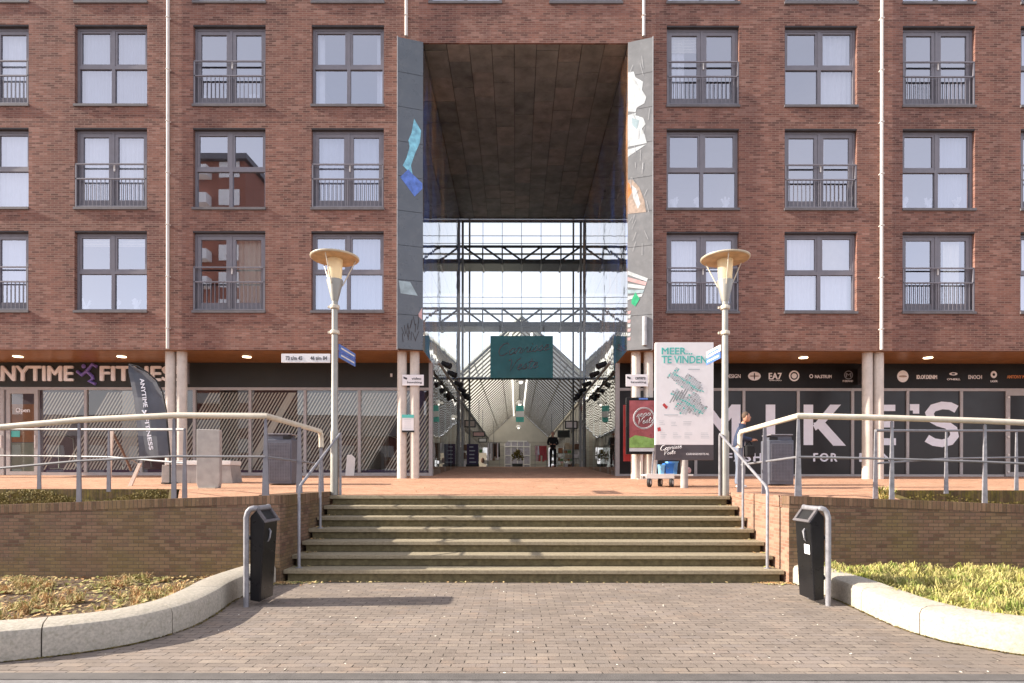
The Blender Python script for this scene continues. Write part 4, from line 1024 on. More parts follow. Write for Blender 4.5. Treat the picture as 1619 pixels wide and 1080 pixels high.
mb = MB(); mb.box(PX1 + 0.6, XR, SY + 4.8, SY + 4.9, ZS - .1, ZB); mb.box(PX1 + .1, XR, SY + .15, SY + 4.8, ZS - .12, ZS - .02); mb.box(PX1 + .1, XR, SY + .2, SY + 4.8, ZB - .05, ZB - .01); mb.build('shop_interior', 'room_wall', bld)
# shop displays beside the passage glazing
mb = MB(); rnd = random.Random(21)
for s, bx in ((-1, PX0 - 0.5), (1, PX1 + 0.5)):
    for k in range(16):
        y = SY + 0.8 + k * 0.58; h = rnd.uniform(0.5, 1.7); x = bx + s * rnd.uniform(0, 0.7)
        mb.cm = rnd.choice([0, 1, 2, 3]); mb.box(x - 0.15, x + 0.15, y - 0.18, y + 0.18, plat(y) + 0.05, plat(y) + h)
mb.build('shop_display', ['curtain_white', 'poster_red', 'wood_dark', 'poster_grey_green'], bld)
mb = MB()
for s, bx in ((-1, PX0 - 2.4), (1, PX1 + 2.4)): mb.box(bx, bx + s * 0.1, SY + .2, BY, ZS - .1, ZB)
mb.build('shop_back_wall', 'arcade_wall', bld)
mb = MB()
for s, bx in ((-1, PX0), (1, PX1)): mb.box(bx + s * 0.1, bx + s * 2.4, SY + .2, BY, 1.4, 1.62)
mb.build('shop_floor', 'arcade_floor', bld)
# lighting tracks with spots
for s, x, lab in ((-1, -2.52, 'left'), (1, 3.04, 'right')):
    zt = 5.30
    t = thing('lighting_track', (x, SY, zt), 'steel tube with black spotlights along the %s side of the passage' % lab, 'light track')
    m_ = MB(); m_.cyl((x, SY - 0.1, zt), (x, BY - 0.1, zt), 0.05, n=8)
    for k in range(5): yy = SY + 0.3 + k * 2.3; m_.cyl((x, yy, zt), (x + s * 0.2, yy, zt + 0.02), 0.02, n=6)
    m_.build('tube', 'steel_grey', t, smooth=True)
    for k, sp in enumerate((47, 43.2, 39, 36.4, 34.5, 33.2)):
        yy = F / sp; m_ = MB(); m_.cyl((x - s * 0.02, yy, zt + 0.12), (x - s * 0.32, yy - 0.1, zt - 0.02), 0.085, 0.11, n=10); m_.cyl((x, yy, zt), (x - s * 0.1, yy, zt + 0.1), 0.03, n=6); m_.build('spotlight', 'black_matt', t, smooth=True)

# ------------------------------------------------------------------ rear glass screen
gs = thing('glass_screen', (0.26, BY, plat(BY)), 'tall glazed screen closing the back of the passage', 'glass wall')
FL2 = plat(BY)
def bx_(px): return PX(px, BY)
mb = MB(); mb.box(PX0, PX1, BY + 0.0, BY + 0.02, PZ(598, BY), CEZ); mb.build('pane', 'clear_glass', gs)
mb = MB()
for px, wd in ((731, .11), (918, .11)): mb.box(bx_(px) - wd / 2, bx_(px) + wd / 2, BY + 0.03, BY + 0.09, FL2, CEZ)
mb.build('mullion', 'steel_grey', gs)
for px in (763, 793.5, 824, 855, 886):
    mb = MB(); mb.box(bx_(px) - 0.012, bx_(px) + 0.012, BY + 0.03, BY + 0.07, PZ(598, BY), CEZ); mb.build('glazing_bar', 'steel_grey', gs)
mb = MB(); mb.box(PX0, PX1, BY + 0.025, BY + 0.12, PZ(600, BY), PZ(596, BY)); mb.box(PX0, PX1, BY + 0.025, BY + 0.10, PZ(351, BY), CEZ); mb.build('transom', 'steel_dark', gs)
mb = MB(); mb.box(PX0, PX1, BY - 0.02, BY + 0.02, PZ(350, BY), PZ(347.5, BY)); mb.build('top_trim', 'edge_trim', gs)
for px in (742, 906):
    mb = MB(); Y = 31.2; x = PX(px, Y); mb.box(x - .045, x + .045, Y - .045, Y + .045, FL2, CEZ + 1.2); mb.build('column', 'steel_dark', gs)
# footbridges
def bridge(ytop, ybot, band1, rails, label):
    Y = 29.90; t = thing('footbridge', (0.26, Y, PZ(band1, Y)), label, 'footbridge', None)
    xa, xb = PX0 - 0.9, PX1 + 0.9; zt, zb = PZ(ytop, Y), PZ(ybot, Y)
    m_ = MB(); m_.box(xa, xb, Y - 0.05, Y + 0.05, zt - 0.05, zt + 0.05); m_.box(xa, xb, Y - .05, Y + .05, zb - .05, zb + .05)
    step = 30.9 / F * Y; xc = PX(824.5, Y)
    for k in range(-4, 5):
        x = xc + k * step; m_.box(x - .035, x + .035, Y - .035, Y + .035, zb + .05, zt - .05)
    for k in range(4):
        for s in (-1, 1):
            a = xc + s * k * step; b = xc + s * (k + 1) * step
            m_.tube([(a, Y, zb), (b, Y, zt)], 0.05, 6)
    m_.build('truss', 'steel_dark', t)
    m_ = MB(); Y2 = Y + 1.0; m_.box(xa, xb, Y2 - .04, Y2 + .04, zt - .04, zt + .04)
    m_.build('rear_truss', 'steel_grey', t)
    m_ = MB(); m_.box(xa, xb, Y - 0.06, Y + 1.1, PZ(band1, Y), zb - 0.052); m_.build('deck', 'steel_dark', t)
    m_ = MB()
    for k in range(-3, 4): m_.box(xc + k * step - .04, xc + k * step + .04, Y - 0.06, Y + 1.1, PZ(band1, Y) - 0.06, PZ(band1, Y) - 0.003)
    m_.build('bracket', 'steel_grey', t)
    m_ = MB()
    for r_ in rails: z = PZ(r_, Y); m_.cyl((xa, Y, z), (xb, Y, z), 0.016, n=6)
    m_.build('handrail', 'steel_grey', t)
bridge(390, 412, 417.5, (373, 385), 'upper dark trussed footbridge behind the glass screen')
bridge(488, 511, 516.5, (470, 480), 'lower dark trussed footbridge just above the teal sign')
# teal hanging sign
Y = BY - 0.35
sg = thing('hanging_sign', (PX(824.5, Y), Y, PZ(598, Y)), 'teal rectangular sign with script lettering hanging in the passage', 'sign')
mb = MB(); mb.box(PX(775, Y), PX(874, Y), Y, Y + 0.12, PZ(597.5, Y), PZ(531, Y)); mb.build('board', 'teal', sg, bevel=0.01)
mb = MB()
for px in (790, 860): mb.cyl((PX(px, Y), Y + .06, PZ(531, Y)), (PX(px, Y), Y + .06, PZ(512, Y)), 0.012, n=5)
mb.build('hanger', 'steel_dark', sg)
script('lettering', 'Carnisse', PX(785, Y), PZ(564, Y), 0.62, Y - 0.02, 'script_pink', sg, 0.022)
script('lettering', 'Veste', PX(800, Y), PZ(588, Y), 0.60, Y - 0.02, 'script_pink', sg, 0.022)

# ================================================================== ARCADE beyond
AX = 0.26; EH = 3.8; EZ = 6.47; AZ = 10.0; AY0, AY1 = 31.7, 75.0; AF = FL2
arc = thing('shopping_arcade', (AX, AY0, AF), 'long glass roofed shopping arcade seen beyond the passage', 'building')
mb = MB(); mb.quad((AX - 12, BY, AF - 0.004), (AX + 12, BY, AF - 0.004), (AX + 12, AY1 + 1, AF - 0.004), (AX - 12, AY1 + 1, AF - 0.004)); mb.build('floor', 'arcade_floor', arc)
plain('rafter_brown', (0.17, 0.145, 0.115), 0.7, var=0.08)
mb = MB(); n = 40
for k in range(n + 1):
    y = AY0 + (AY1 - AY0) * k / n
    for s in (-1, 1):
        a = (AX + s * EH, y, EZ); b = (AX, y, AZ)
        mb.hexa([(a[0], y - .06, EZ), (a[0], y + .06, EZ), (AX, y + .06, AZ), (AX, y - .06, AZ)], [(a[0], y - .06, EZ + .1), (a[0], y + .06, EZ + .1), (AX, y + .06, AZ + .1), (AX, y - .06, AZ + .1)])
mb.build('rafters', 'rafter_brown', arc)
mb = MB()
for s in (-1, 1):
    for f_ in (0.0, 0.33, 0.66): 
        x = AX + s * EH * (1 - f_); z = EZ + (AZ - EZ) * f_; mb.box(x - .03, x + .03, AY0, AY1, z + 0.10, z + 0.16)
mb.build('purlins', 'steel_grey', arc)
for s in (-1, 1):
    mb = MB(); mb.box(AX + s * .50, AX + s * .62, AY0 + .2, AY1 - .2, AZ - .78, AZ - .74); mb.build('ridge_glow_strip', 'arcade_glow', arc)  # bright bands under the ridge, brightness put in as emission, not lamps

mb = MB()
for s in (-1, 1): mb.quad((AX + s * EH, AY0, EZ + .17), (AX, AY0, AZ + .17), (AX, AY1, AZ + .17), (AX + s * EH, AY1, EZ + .17))
mb.build('roof_glazing', 'roof_glazing', arc)
for s in (-1, 1):
    mb = MB(); x = AX + s * EH; mb.box(x, x + s * 0.2, AY0, AY1, AF + 3.2, EZ); w_ = mb.build('wall', 'arcade_wall', arc)
    mb = MB()
    for k in range(22): y = AY0 + 1 + k * 2; mb.box(x - s * 0.05, x - s * .002, y - .06, y + .06, AF, EZ)
    mb.build('pilaster', 'frame_light', w_)
    mb = MB(); mb.box(x + s * .3, x + s * .32, AY0, AY1, AF, AF + 3.2); mb.build('shopfronts', 'shop_glass', w_)
    mb = MB(); mb.box(x + s * 2.5, x + s * 2.6, AY0, AY1, AF, AF + 3.2); mb.box(x + s * .25, x + s * 2.5, AY0, AY1, AF + 3.2, AF + 3.3); mb.build('shop_backs', 'arcade_wall', w_)
    mb = MB(); mb.box(x - s * 0.12, x - s * .055, AY0, AY1, EZ - 0.15, EZ - .02); mb.build('gutter_beam', 'steel_dark' if s < 0 else 'lamp_cream', arc)
mb = MB(); mb.prism([(AX - EH, AF), (AX + EH, AF), (AX + EH, EZ), (AX, AZ), (AX - EH, EZ)], 'y', AY1, AY1 + .2); ew = mb.build('end_wall', 'arcade_wall', arc)
m_ = MB(); xw0, xw1 = PX(798, AY1), PX(838, AY1); zt = PZ(697, AY1); P = [(xw0, AF), (xw1, AF), (xw1, zt - .4), (xw1 - .4, zt), (xw0 + .4, zt), (xw0, zt - .4)]
m_.prism(P, 'y', AY1 - .06, AY1 - .002); m_.build('glazing', 'arcade_lilac', ew)
m_ = MB()
for k in range(5): x = xw0 + (xw1 - xw0) * k / 4; m_.box(x - .06, x + .06, AY1 - .14, AY1 - .065, AF, zt - (0.35 if k in (0, 4) else 0))
for z in (AF + 1.1, AF + 2.2, AF + 3.3, zt - .06): m_.box(xw0 + (0.4 if z > AF + 3.5 else 0), xw1 - (0.4 if z > AF + 3.5 else 0), AY1 - .15, AY1 - .07, z - .07, z + .07)
m_.build('window_frame', 'white_paint', ew)
m_ = MB()
for k in range(1, 12): m_.box(AX - EH, AX + EH, AY1 - .03, AY1 - .001, AF + k * .55, AF + k * .55 + .04) if AF + k * .55 < EZ else None
m_.build('wall_rail', 'concrete_mid', ew)
mb = MB(); mb.tube([(AX - EH, AY0 - .1, EZ), (AX, AY0 - .1, AZ), (AX + EH, AY0 - .1, EZ)], 0.12, 6); mb.build('gable_beam', 'steel_grey', arc)
# pendant lamps
protoY = [34, 44.5, 55, 65.5]
pl_ = thing('pendant_lamp', (AX, 34, 7.0), 'white dome pendant lamp nearest in the arcade, just below the teal sign', 'lamp', 'pendant lamps down the middle of the arcade')
m_ = MB(); m_.lathe([(0.30, 0.0), (0.28, 0.10), (0.18, 0.24), (0.05, 0.3)], (AX, 34, 7.0), 16); m_.build('shade', 'white_paint', pl_, smooth=True)
m_ = MB(); m_.cyl((AX, 34, 7.3), (AX, 34, 9.9), 0.012, n=5); m_.build('cord', 'steel_dark', pl_)
m_ = MB(); m_.sphere((AX, 34, 6.98), .12, .12, .12); m_.build('bulb', 'arcade_glow', pl_, smooth=True)
for yy, lab in zip(protoY[1:], ('second', 'third', 'fourth')):
    copy_tree(pl_, (AX, yy, 7.0), 'white dome pendant lamp, %s from the front of the arcade' % lab)
# hanging banner + decoration string
bn = thing('hanging_banner', (AX, 42, 5.2), 'small teal and white banner hanging in the middle of the arcade', 'banner')
m_ = MB(); m_.box(AX - .28, AX + .28, 42, 42.04, 5.45, 6.6); m_.build('cloth', 'teal_ink', bn)
m_ = MB(); m_.box(AX - .28, AX + .28, 41.99, 41.999, 5.8, 6.2); m_.build('band', 'sign_white', bn)
m_ = MB(); m_.cyl((AX, 42.02, 6.6), (AX, 42.02, 9.9), 0.01, n=5); m_.build('cord', 'steel_dark', bn)
# projecting shop signs in arcade
def shop_sign(px0, px1, py0, py1, Y, mat, label):
    t = thing('shop_sign', (PX((px0 + px1) / 2, Y), Y, PZ(py1, Y)), label, 'shop sign', 'projecting signs along the arcade')
    m_ = MB(); m_.box(PX(px0, Y), PX(px1, Y), Y, Y + .15, PZ(py1, Y), PZ(py0, Y)); m_.build('panel', mat, t, bevel=0.01)
    m_ = MB(); grid_frame(m_, PX(px0, Y) - .03, PX(px1, Y) + .03, PZ(py1, Y) - .03, PZ(py0, Y) + .03, Y - .01, Y + .12, 0.06)
    x = PX((px0 + px1) / 2, Y); m_.cyl((x, Y + .07, PZ(py0, Y)), (x, Y + .07, EZ), 0.02, n=5); m_.build('frame', 'steel_dark', t)
shop_sign(735, 751, 665, 675, 33.2, 'arcade_wall', 'cream hanging shop sign on the left of the arcade')
shop_sign(748, 766, 683, 690, 38.0, 'art_pink', 'pale pink hanging shop sign on the left of the arcade')
shop_sign(757, 769, 693, 699, 44.0, 'sign_white', 'small white hanging shop sign deep on the left of the arcade')
shop_sign(894, 912, 666, 677, 33.2, 'sign_white', 'white hanging shop sign with dark frame on the right of the arcade')
shop_sign(882, 900, 681, 691, 36.5, 'fascia_green', 'dark green hanging shop sign on the right of the arcade')
shop_sign(776, 785, 700, 705, 52.0, 'sign_white', 'tiny pale hanging shop sign farthest back on the left of the arcade')
shop_sign(866, 878, 697, 703, 46.0, 'lamp_cream', 'small cream hanging shop sign deep on the right of the arcade')
shop_sign(918, 929, 640, 650, 31.9, 'red_paint', 'red hanging shop sign nearest on the right of the arcade')
# a-board, cream board, racks
Y = 29.9; ab = thing('advertising_board', (PX(747, Y), Y, AF), 'dark purple illuminated pavement board inside the passage entrance', 'signboard')
m_ = MB(); m_.box(PX(738, Y), PX(756, Y), Y, Y + .10, AF + .12, PZ(702, Y)); m_.build('panel', 'purple_dark', ab, bevel=.01)
m_ = MB(); m_.box(PX(737, Y), PX(757, Y), Y - .2, Y + .3, AF, AF + .12); m_.build('foot', 'black_matt', ab, bevel=.02)
for k in range(5): m_ = MB(); m_.box(PX(742, Y), PX(742 + random.uniform(6, 11), Y), Y - .006, Y - .001, PZ(706 + k * 6, Y) - .05, PZ(706 + k * 6, Y)); m_.build('printed_line', 'map_grey', ab)
Y = 31.0; cb_ = thing('pavement_sign', (PX(763, Y), Y, AF), 'cream pavement sign with a brown oval beside the purple board', 'signboard')
m_ = MB(); m_.hexa([(PX(757, Y), Y, AF), (PX(769, Y), Y, AF), (PX(769, Y), Y + .35, AF), (PX(757, Y), Y + .35, AF)], [(PX(757, Y), Y + .15, PZ(716, Y)), (PX(769, Y), Y + .15, PZ(716, Y)), (PX(769, Y), Y + .19, PZ(716, Y)), (PX(757, Y), Y + .19, PZ(716, Y))]); m_.build('board', 'lamp_cream', cb_)
m_ = MB(); m_.sphere((PX(763, Y), Y + .04, PZ(728, Y)), .1, .03, .14); m_.build('oval', 'wood_dark', cb_)
def rack(px0, px1, ptop, Y, mats, label, n, name='clothes_rack', item='garment'):
    t = thing(name, (PX((px0 + px1) / 2, Y), Y, AF), label, 'rack')
    xa, xb, zt = PX(px0, Y), PX(px1, Y), PZ(ptop, Y); m_ = MB()
    m_.tube([(xa, Y, AF), (xa, Y, zt), (xb, Y, zt), (xb, Y, AF)], 0.02, 6); m_.box(xa - .03, xa + .03, Y - .25, Y + .25, AF, AF + .04); m_.box(xb - .03, xb + .03, Y - .25, Y + .25, AF, AF + .04); m_.build('frame', 'steel_grey', t)
    for k in range(n):
        x = xa + (xb - xa) * (k + .5) / n; h = random.uniform(.55, .95) * (zt - AF) * .8; m_ = MB()
        m_.hexa([(x - .05, Y - .22, zt - h), (x + .06, Y - .22, zt - h), (x + .06, Y + .22, zt - h), (x - .05, Y + .22, zt - h)], [(x - .03, Y - .12, zt - .03), (x + .03, Y - .12, zt - .03), (x + .03, Y + .12, zt - .03), (x - .03, Y + .12, zt - .03)])
        m_.build(item, random.choice(mats), t, bevel=.02)
rack(846, 864, 704, 30.6, ['red_paint', 'red_paint', 'art_pink', 'red_paint', 'sign_white'], 'rack of red clothes beside the man in black', 9)
rack(771, 790, 700, 33.0, ['black_cloth', 'sign_white', 'steel_grey', 'wood_dark'], 'rack of dark and white clothes on the left of the arcade', 9)
for px, Y, lab in ((818, 45.0, 'round potted shrub in the middle of the arcade'),):
    t = thing('potted_plant', (PX(px, Y), Y, AF), lab, 'plant'); x = PX(px, Y)
    m_ = MB(); m_.lathe([(.3, 0), (.42, .5)], (x, Y, AF), 14); m_.build('pot', 'steel_dark', t)
    m_ = MB()
    for k in range(260):
        a = random.uniform(0, 6.28); e = random.uniform(-.4, 1.5); r_ = .5 * random.uniform(.5, 1)
        p = Vector((x + r_ * math.cos(a) * math.cos(e), Y + r_ * math.sin(a) * math.cos(e), AF + .95 + r_ * math.sin(e) * 1.2)); q = Vector((random.uniform(-1, 1), random.uniform(-1, 1), random.uniform(-1, 1))) * .09; q2 = Vector((random.uniform(-1, 1), random.uniform(-1, 1), random.uniform(-1, 1))) * .06
        m_.quad(p - q, p - q2, p + q, p + q2)
    m_.build('foliage', 'moss_plants', t)

# goods and shelves along both sides of the arcade
plain('goods_green', (0.12, 0.25, 0.10), 0.7); plain('goods_beige', (0.5, 0.42, 0.3), 0.7)
rg = random.Random(31)
for (side, yy, mats_, lab) in ((-1, 36.0, ['wood_dark', 'goods_beige', 'sign_white'], 'shelf of brown and cream goods outside a shop on the left of the arcade'),
                          (-1, 41.0, ['goods_green', 'goods_green', 'goods_beige'], 'shelf of green plants on the left of the arcade'),
                          (-1, 48.0, ['blue_paint', 'sign_white', 'steel_grey'], 'shelf of blue and white boxes deep on the left of the arcade'),
                          (1, 34.5, ['goods_beige', 'sign_white', 'wood_dark'], 'shelf of pale boxes on the right of the arcade behind the man in black'),
                          (1, 40.0, ['goods_green', 'poster_brown', 'goods_beige'], 'shelf of green and brown goods on the right of the arcade'),
                          (1, 47.0, ['art_pink', 'sign_white', 'poster_red'], 'shelf of pink and red goods deep on the right of the arcade')):
    x = AX + side * (EH - 0.75); t = thing('display_shelf', (x, yy, AF), lab, 'shelf', 'display shelves along the arcade'); m_ = MB()
    for z_ in (.05, .55, 1.05): m_.box(x - .55, x + .55, yy - .02, yy + .45, AF + z_, AF + z_ + .03)
    for q in (-.57, .55): m_.box(x + q, x + q + .02, yy - .02, yy + .45, AF, AF + 1.3)
    m_.build('frame', 'steel_grey', t)
    for z_ in (.081, .581, 1.081):
        xx = x - .5
        while xx < x + .4:
            wd_ = rg.uniform(.12, .28); hh_ = rg.uniform(.15, .4); m_ = MB(); m_.box(xx, min(xx + wd_, x + .53), yy + rg.uniform(0, .1), yy + .4, AF + z_, AF + z_ + hh_); m_.build('goods', rg.choice(mats_), t, bevel=.01); xx += wd_ + .03
# small debris on the ground
def debris(name, n, fn, mat, label, sz=(.012, .03)):
    mb = MB(); rd = random.Random(17)
    for _ in range(n):
        x, y, z = fn(rd); s_ = rd.uniform(*sz); a = rd.uniform(0, 6.28); d1 = Vector((math.cos(a), math.sin(a), rd.uniform(-.3, .5))) * s_; d2 = Vector((-math.sin(a), math.cos(a), rd.uniform(-.3, .3))) * s_ * .6; p = Vector((x, y, z + .012)); mb.quad(p - d1, p - d2, p + d1, p + d2)
    me = bpy.data.meshes.new(name); me.from_pydata(mb.v, [], mb.f); me.materials.append(MATS[mat]); o = bpy.data.objects.new(name, me); col.objects.link(o); tag(o, label, 'leaves', None, 'stuff')
def corner(rd):
    r_ = rd.random()
    if r_ < .45: return (-3.5 + abs(rd.gauss(0, .25)) - .05, 8.98 - abs(rd.gauss(0, .10)), 0)
    if r_ < .7: return (4.05 - abs(rd.gauss(0, .25)) + .03, 8.98 - abs(rd.gauss(0, .10)), 0)
    if r_ < .8: return (rd.uniform(-3.4, 4), 8.99 - abs(rd.gauss(0, .04)), 0)
    k = rd.randrange(0, 6); y = 9.05 + k * .377 + rd.uniform(.25, .37); return ((-3.47 + abs(rd.gauss(0, .12))) if rd.random() < .5 else (4.02 - abs(rd.gauss(0, .12))), y, (k + 1) * .175)
debris('fallen_leaves', 900, corner, 'dry_leaf', 'dry leaves gathered in the corners of the steps')
debris('paving_litter', 260, lambda rd: (rd.uniform(-6, 6), rd.uniform(4.8, 8.8), 0), 'curtain_cream', 'tiny pale scraps scattered over the brick paving', (.006, .016))
debris('plaza_leaves', 160, lambda rd: (lambda x, y: (x, y, plat(y)))(rd.uniform(-5, 6), rd.uniform(11.5, 17)), 'dry_leaf', 'few dry leaves lying on the orange plaza', (.012, .03))
def kmoss(rd):
    s_ = rd.choice((-1, 1)); P_ = smooth_path(KL if s_ < 0 else KR); i = rd.randrange(len(P_) - 14); p = P_[i] + (P_[i + 1] - P_[i]) * rd.random(); return (p.x - s_ * rd.uniform(-.01, .035), p.y - .01, -0.006)
debris('kerb_moss', 2600, kmoss, 'moss_plants', 'thin line of moss and weeds along the foot of the kerbs', (.008, .02))
# ================================================================== RAILINGS
def blade(m_, x, y, z0, z1, w0=0.10, w1=0.03, along='x', th=0.012):
    # flat tapered upright with a bowed outer edge
    if along == 'x': m_.hexa([(x - w0 / 2, y - th, z0), (x + w0 / 2, y - th, z0), (x + w0 / 2, y + th, z0), (x - w0 / 2, y + th, z0)], [(x - w1 / 2, y - th, z1), (x + w1 / 2, y - th, z1), (x + w1 / 2, y + th, z1), (x - w1 / 2, y + th, z1)])
    else: m_.hexa([(x - th, y - w0 / 2, z0), (x + th, y - w0 / 2, z0), (x + th, y + w0 / 2, z0), (x - th, y + w0 / 2, z0)], [(x - th, y - w1 / 2, z1), (x + th, y - w1 / 2, z1), (x + th, y + w1 / 2, z1), (x - th, y + w1 / 2, z1)])
def wall_rail(sgn, label):
    Yf = 9.10; S = F / Yf
    if sgn < 0:
        fr = [(-170, 690), (-25, 679), (125, 665), (275, 657.5), (420, 658)]; xb = -3.68; endpx = (509, 682)
    else:
        fr = [(1850, 682), (1700, 671), (1557, 664.5), (1410, 660), (1262, 657)]; xb = 4.22; endpx = (1168, 682)
    pts = [(PX(a, Yf), Yf, PZ(b, Yf)) for a, b in fr]
    Ye = 11.25; ze = PZ(endpx[1], Ye)
    t = thing('guard_rail', (pts[-1][0], Yf, 1.3), label, 'railing')
    mats = ('rail_cream',)
    c = pts[-1]; e = (xb, Ye, ze)
    full = pts + [e]
    m_ = MB(); m_.tube(full + [(xb, Ye + 0.07, ze - 0.05), (xb, Ye + 0.09, ze - 0.16), (xb, Ye + 0.09, ze - 0.3)], 0.045, 12); m_.build('handrail', 'rail_cream', t, smooth=True)
    for i, p in enumerate(pts):
        m_ = MB(); blade(m_, p[0], Yf, wall_top(p[0]) - 0.02, p[2] - 0.06, 0.105 if i == len(pts) - 1 else 0.075, 0.035); m_.cyl((p[0], Yf, p[2] - 0.08), (p[0], Yf, p[2]), 0.012, n=6)
        m_.build('post', 'post_blue_grey' if sgn < 0 else 'galvanised', t)
    for yy, f in ((10.2, 0.5), (Ye + 0.09, 1.0)):
        z = c[2] + (e[2] - c[2]) * f; m_ = MB(); blade(m_, xb, yy, 1.18, z - 0.05 - (0.22 if f == 1 else 0), 0.11, 0.05, 'x'); m_.build('post', 'post_blue_grey', t)
    m_ = MB()
    for a, b in zip(pts[:-1], pts[1:]): m_.cyl((a[0], Yf, a[2] - 0.62), (b[0], Yf, b[2] - 0.62), 0.018, n=8)
    m_.cyl((c[0], Yf, c[2] - .62), (xb, Ye, ze - 0.62), 0.018, n=8)
    m_.build('mid_rail', 'rail_grey', t, smooth=True)
wall_rail(-1, 'pale topped guard rail on the left retaining wall')
wall_rail(1, 'pale topped guard rail on the right retaining wall')
def back_rail(pts, label, low=0.57):
    t = thing('ramp_rail', (pts[-1][0], pts[-1][1], plat(pts[-1][1])), label, 'railing')
    P = []
    for (x, y) in pts: P.append((x, y, PZ(680, y)))
    m_ = MB(); m_.tube(P, 0.024, 8)
    m_.tube([(p[0], p[1], p[2] - low) for p in P], 0.018, 8); m_.build('rails', 'rail_grey', t, smooth=True)
    for p in P[:-1]:
        m_ = MB(); blade(m_, p[0], p[1], plat(p[1]) - .02, p[2] - .02, 0.085, 0.03); m_.build('post', 'post_blue_grey' if p[0] < 0 else 'galvanised', t)
back_rail([(PX(1384, 10.4), 10.4), (PX(1496, 12.3), 12.3), (PX(1607, 12.85), 12.85), (12.6, 13.2), (14.5, 13.5)], 'thin double ramp rail at the plaza edge on the right')
back_rail([(PX(292, 10.2), 10.2), (PX(172, 12.5), 12.5), (PX(62, 12.9), 12.9), (-12.4, 13.2), (-14.5, 13.5)], 'thin double ramp rail at the plaza edge on the left')
def stair_rail(x, label):
    t = thing('stair_rail', (x, 9.3, 0.175), label, 'railing')
    yb, ym, yt = 9.05 + 0.2, 10.25, 11.42
    zb, zt = PZ(771, yb) , PZ(686, yt)
    m_ = MB(); m_.tube([(x, yb, 0.17), (x, yb, zb - 0.05), (x, yb + 0.03, zb), (x, yb + .08, zb + .04), (x, yt - .02, zt), (x, yt, zt - .03), (x, yt, plat(yt))], 0.024, 10); m_.build('handrail', 'galvanised', t, smooth=True)
    u = (ym - yb) / (yt - yb); m_ = MB(); m_.cyl((x, ym, STR * 4 - 0.01), (x, ym, zb + (zt - zb) * u), 0.022, n=10); m_.build('post', 'galvanised', t, smooth=True)
    m_ = MB(); m_.lathe([(0.05, 0), (0.05, 0.012)], (x, yb, 0.175), 12); m_.lathe([(0.05, 0), (0.05, 0.012)], (x, ym, STR * 4), 12); m_.build('base_plate', 'galvanised', t)
stair_rail(-3.34, 'galvanised tube handrail down the left side of the steps')
stair_rail(3.87, 'galvanised tube handrail down the right side of the steps')

# ================================================================== STREET LAMPS
def lamp(x, y, label):
    z = plat(y); t = thing('street_lamp', (x, y, z), label, 'street lamp', 'street lamps at the top of the steps')
    zd = PZ(410, y)
    m_ = MB(); m_.lathe([(0.078, 0), (0.078, 1.2), (0.064, 1.25), (0.055, zd - z - 0.72)], (x, y, z), 16); m_.build('post', 'lamp_post', t, smooth=True)
    for py in (486, 526):
        m_ = MB(); m_.lathe([(0.082, -0.035), (0.09, -0.02), (0.09, 0.02), (0.082, 0.035)], (x, y, PZ(py, y)), 14); m_.box(x - .13, x - .08, y - .02, y + .02, PZ(py, y) - .02, PZ(py, y) + .02)
        m_.build('collar', 'rail_cream', t)
    zc = zd - 0.80
    m_ = MB(); m_.lathe([(0.062, 0), (0.155, 0.38), (0.15, 0.40)], (x, y, zc), 20); m_.build('cone', 'lamp_post', t, smooth=True)
    m_ = MB(); m_.lathe([(0.125, 0), (0.145, 0.39)], (x, y, zc + 0.402), 20); m_.build('lantern', 'lantern_glass', t, smooth=True)
    m_ = MB(); m_.cm = 0; m_.lathe([(0.44, 0), (0.455, 0.015), (0.455, 0.03), (0.2, 0.075), (0.02, 0.09)], (x, y, zd), 36); o = m_.build('canopy', 'lamp_cream', t, smooth=True)
    m_ = MB(); m_.lathe([(0.16, -0.012), (0.43, -0.006), (0.43, -0.001)], (x, y, zd), 36); m_.build('underside', 'lamp_under_reflect', t)
    for k in range(3):
        a = 6.2832 * k / 3 + 0.35; m_ = MB(); m_.tube([(x + .14 * math.cos(a), y + .14 * math.sin(a), zc + .30), (x + .38 * math.cos(a), y + .38 * math.sin(a), zd)], 0.011, 6); m_.build('strut', 'rail_cream', t)
    return t
LY = 11.45
lamp(PX(529, LY), LY, 'tall street lamp with flat round top left of the steps')
lamp(PX(1146, LY), LY, 'tall street lamp with flat round top right of the steps')
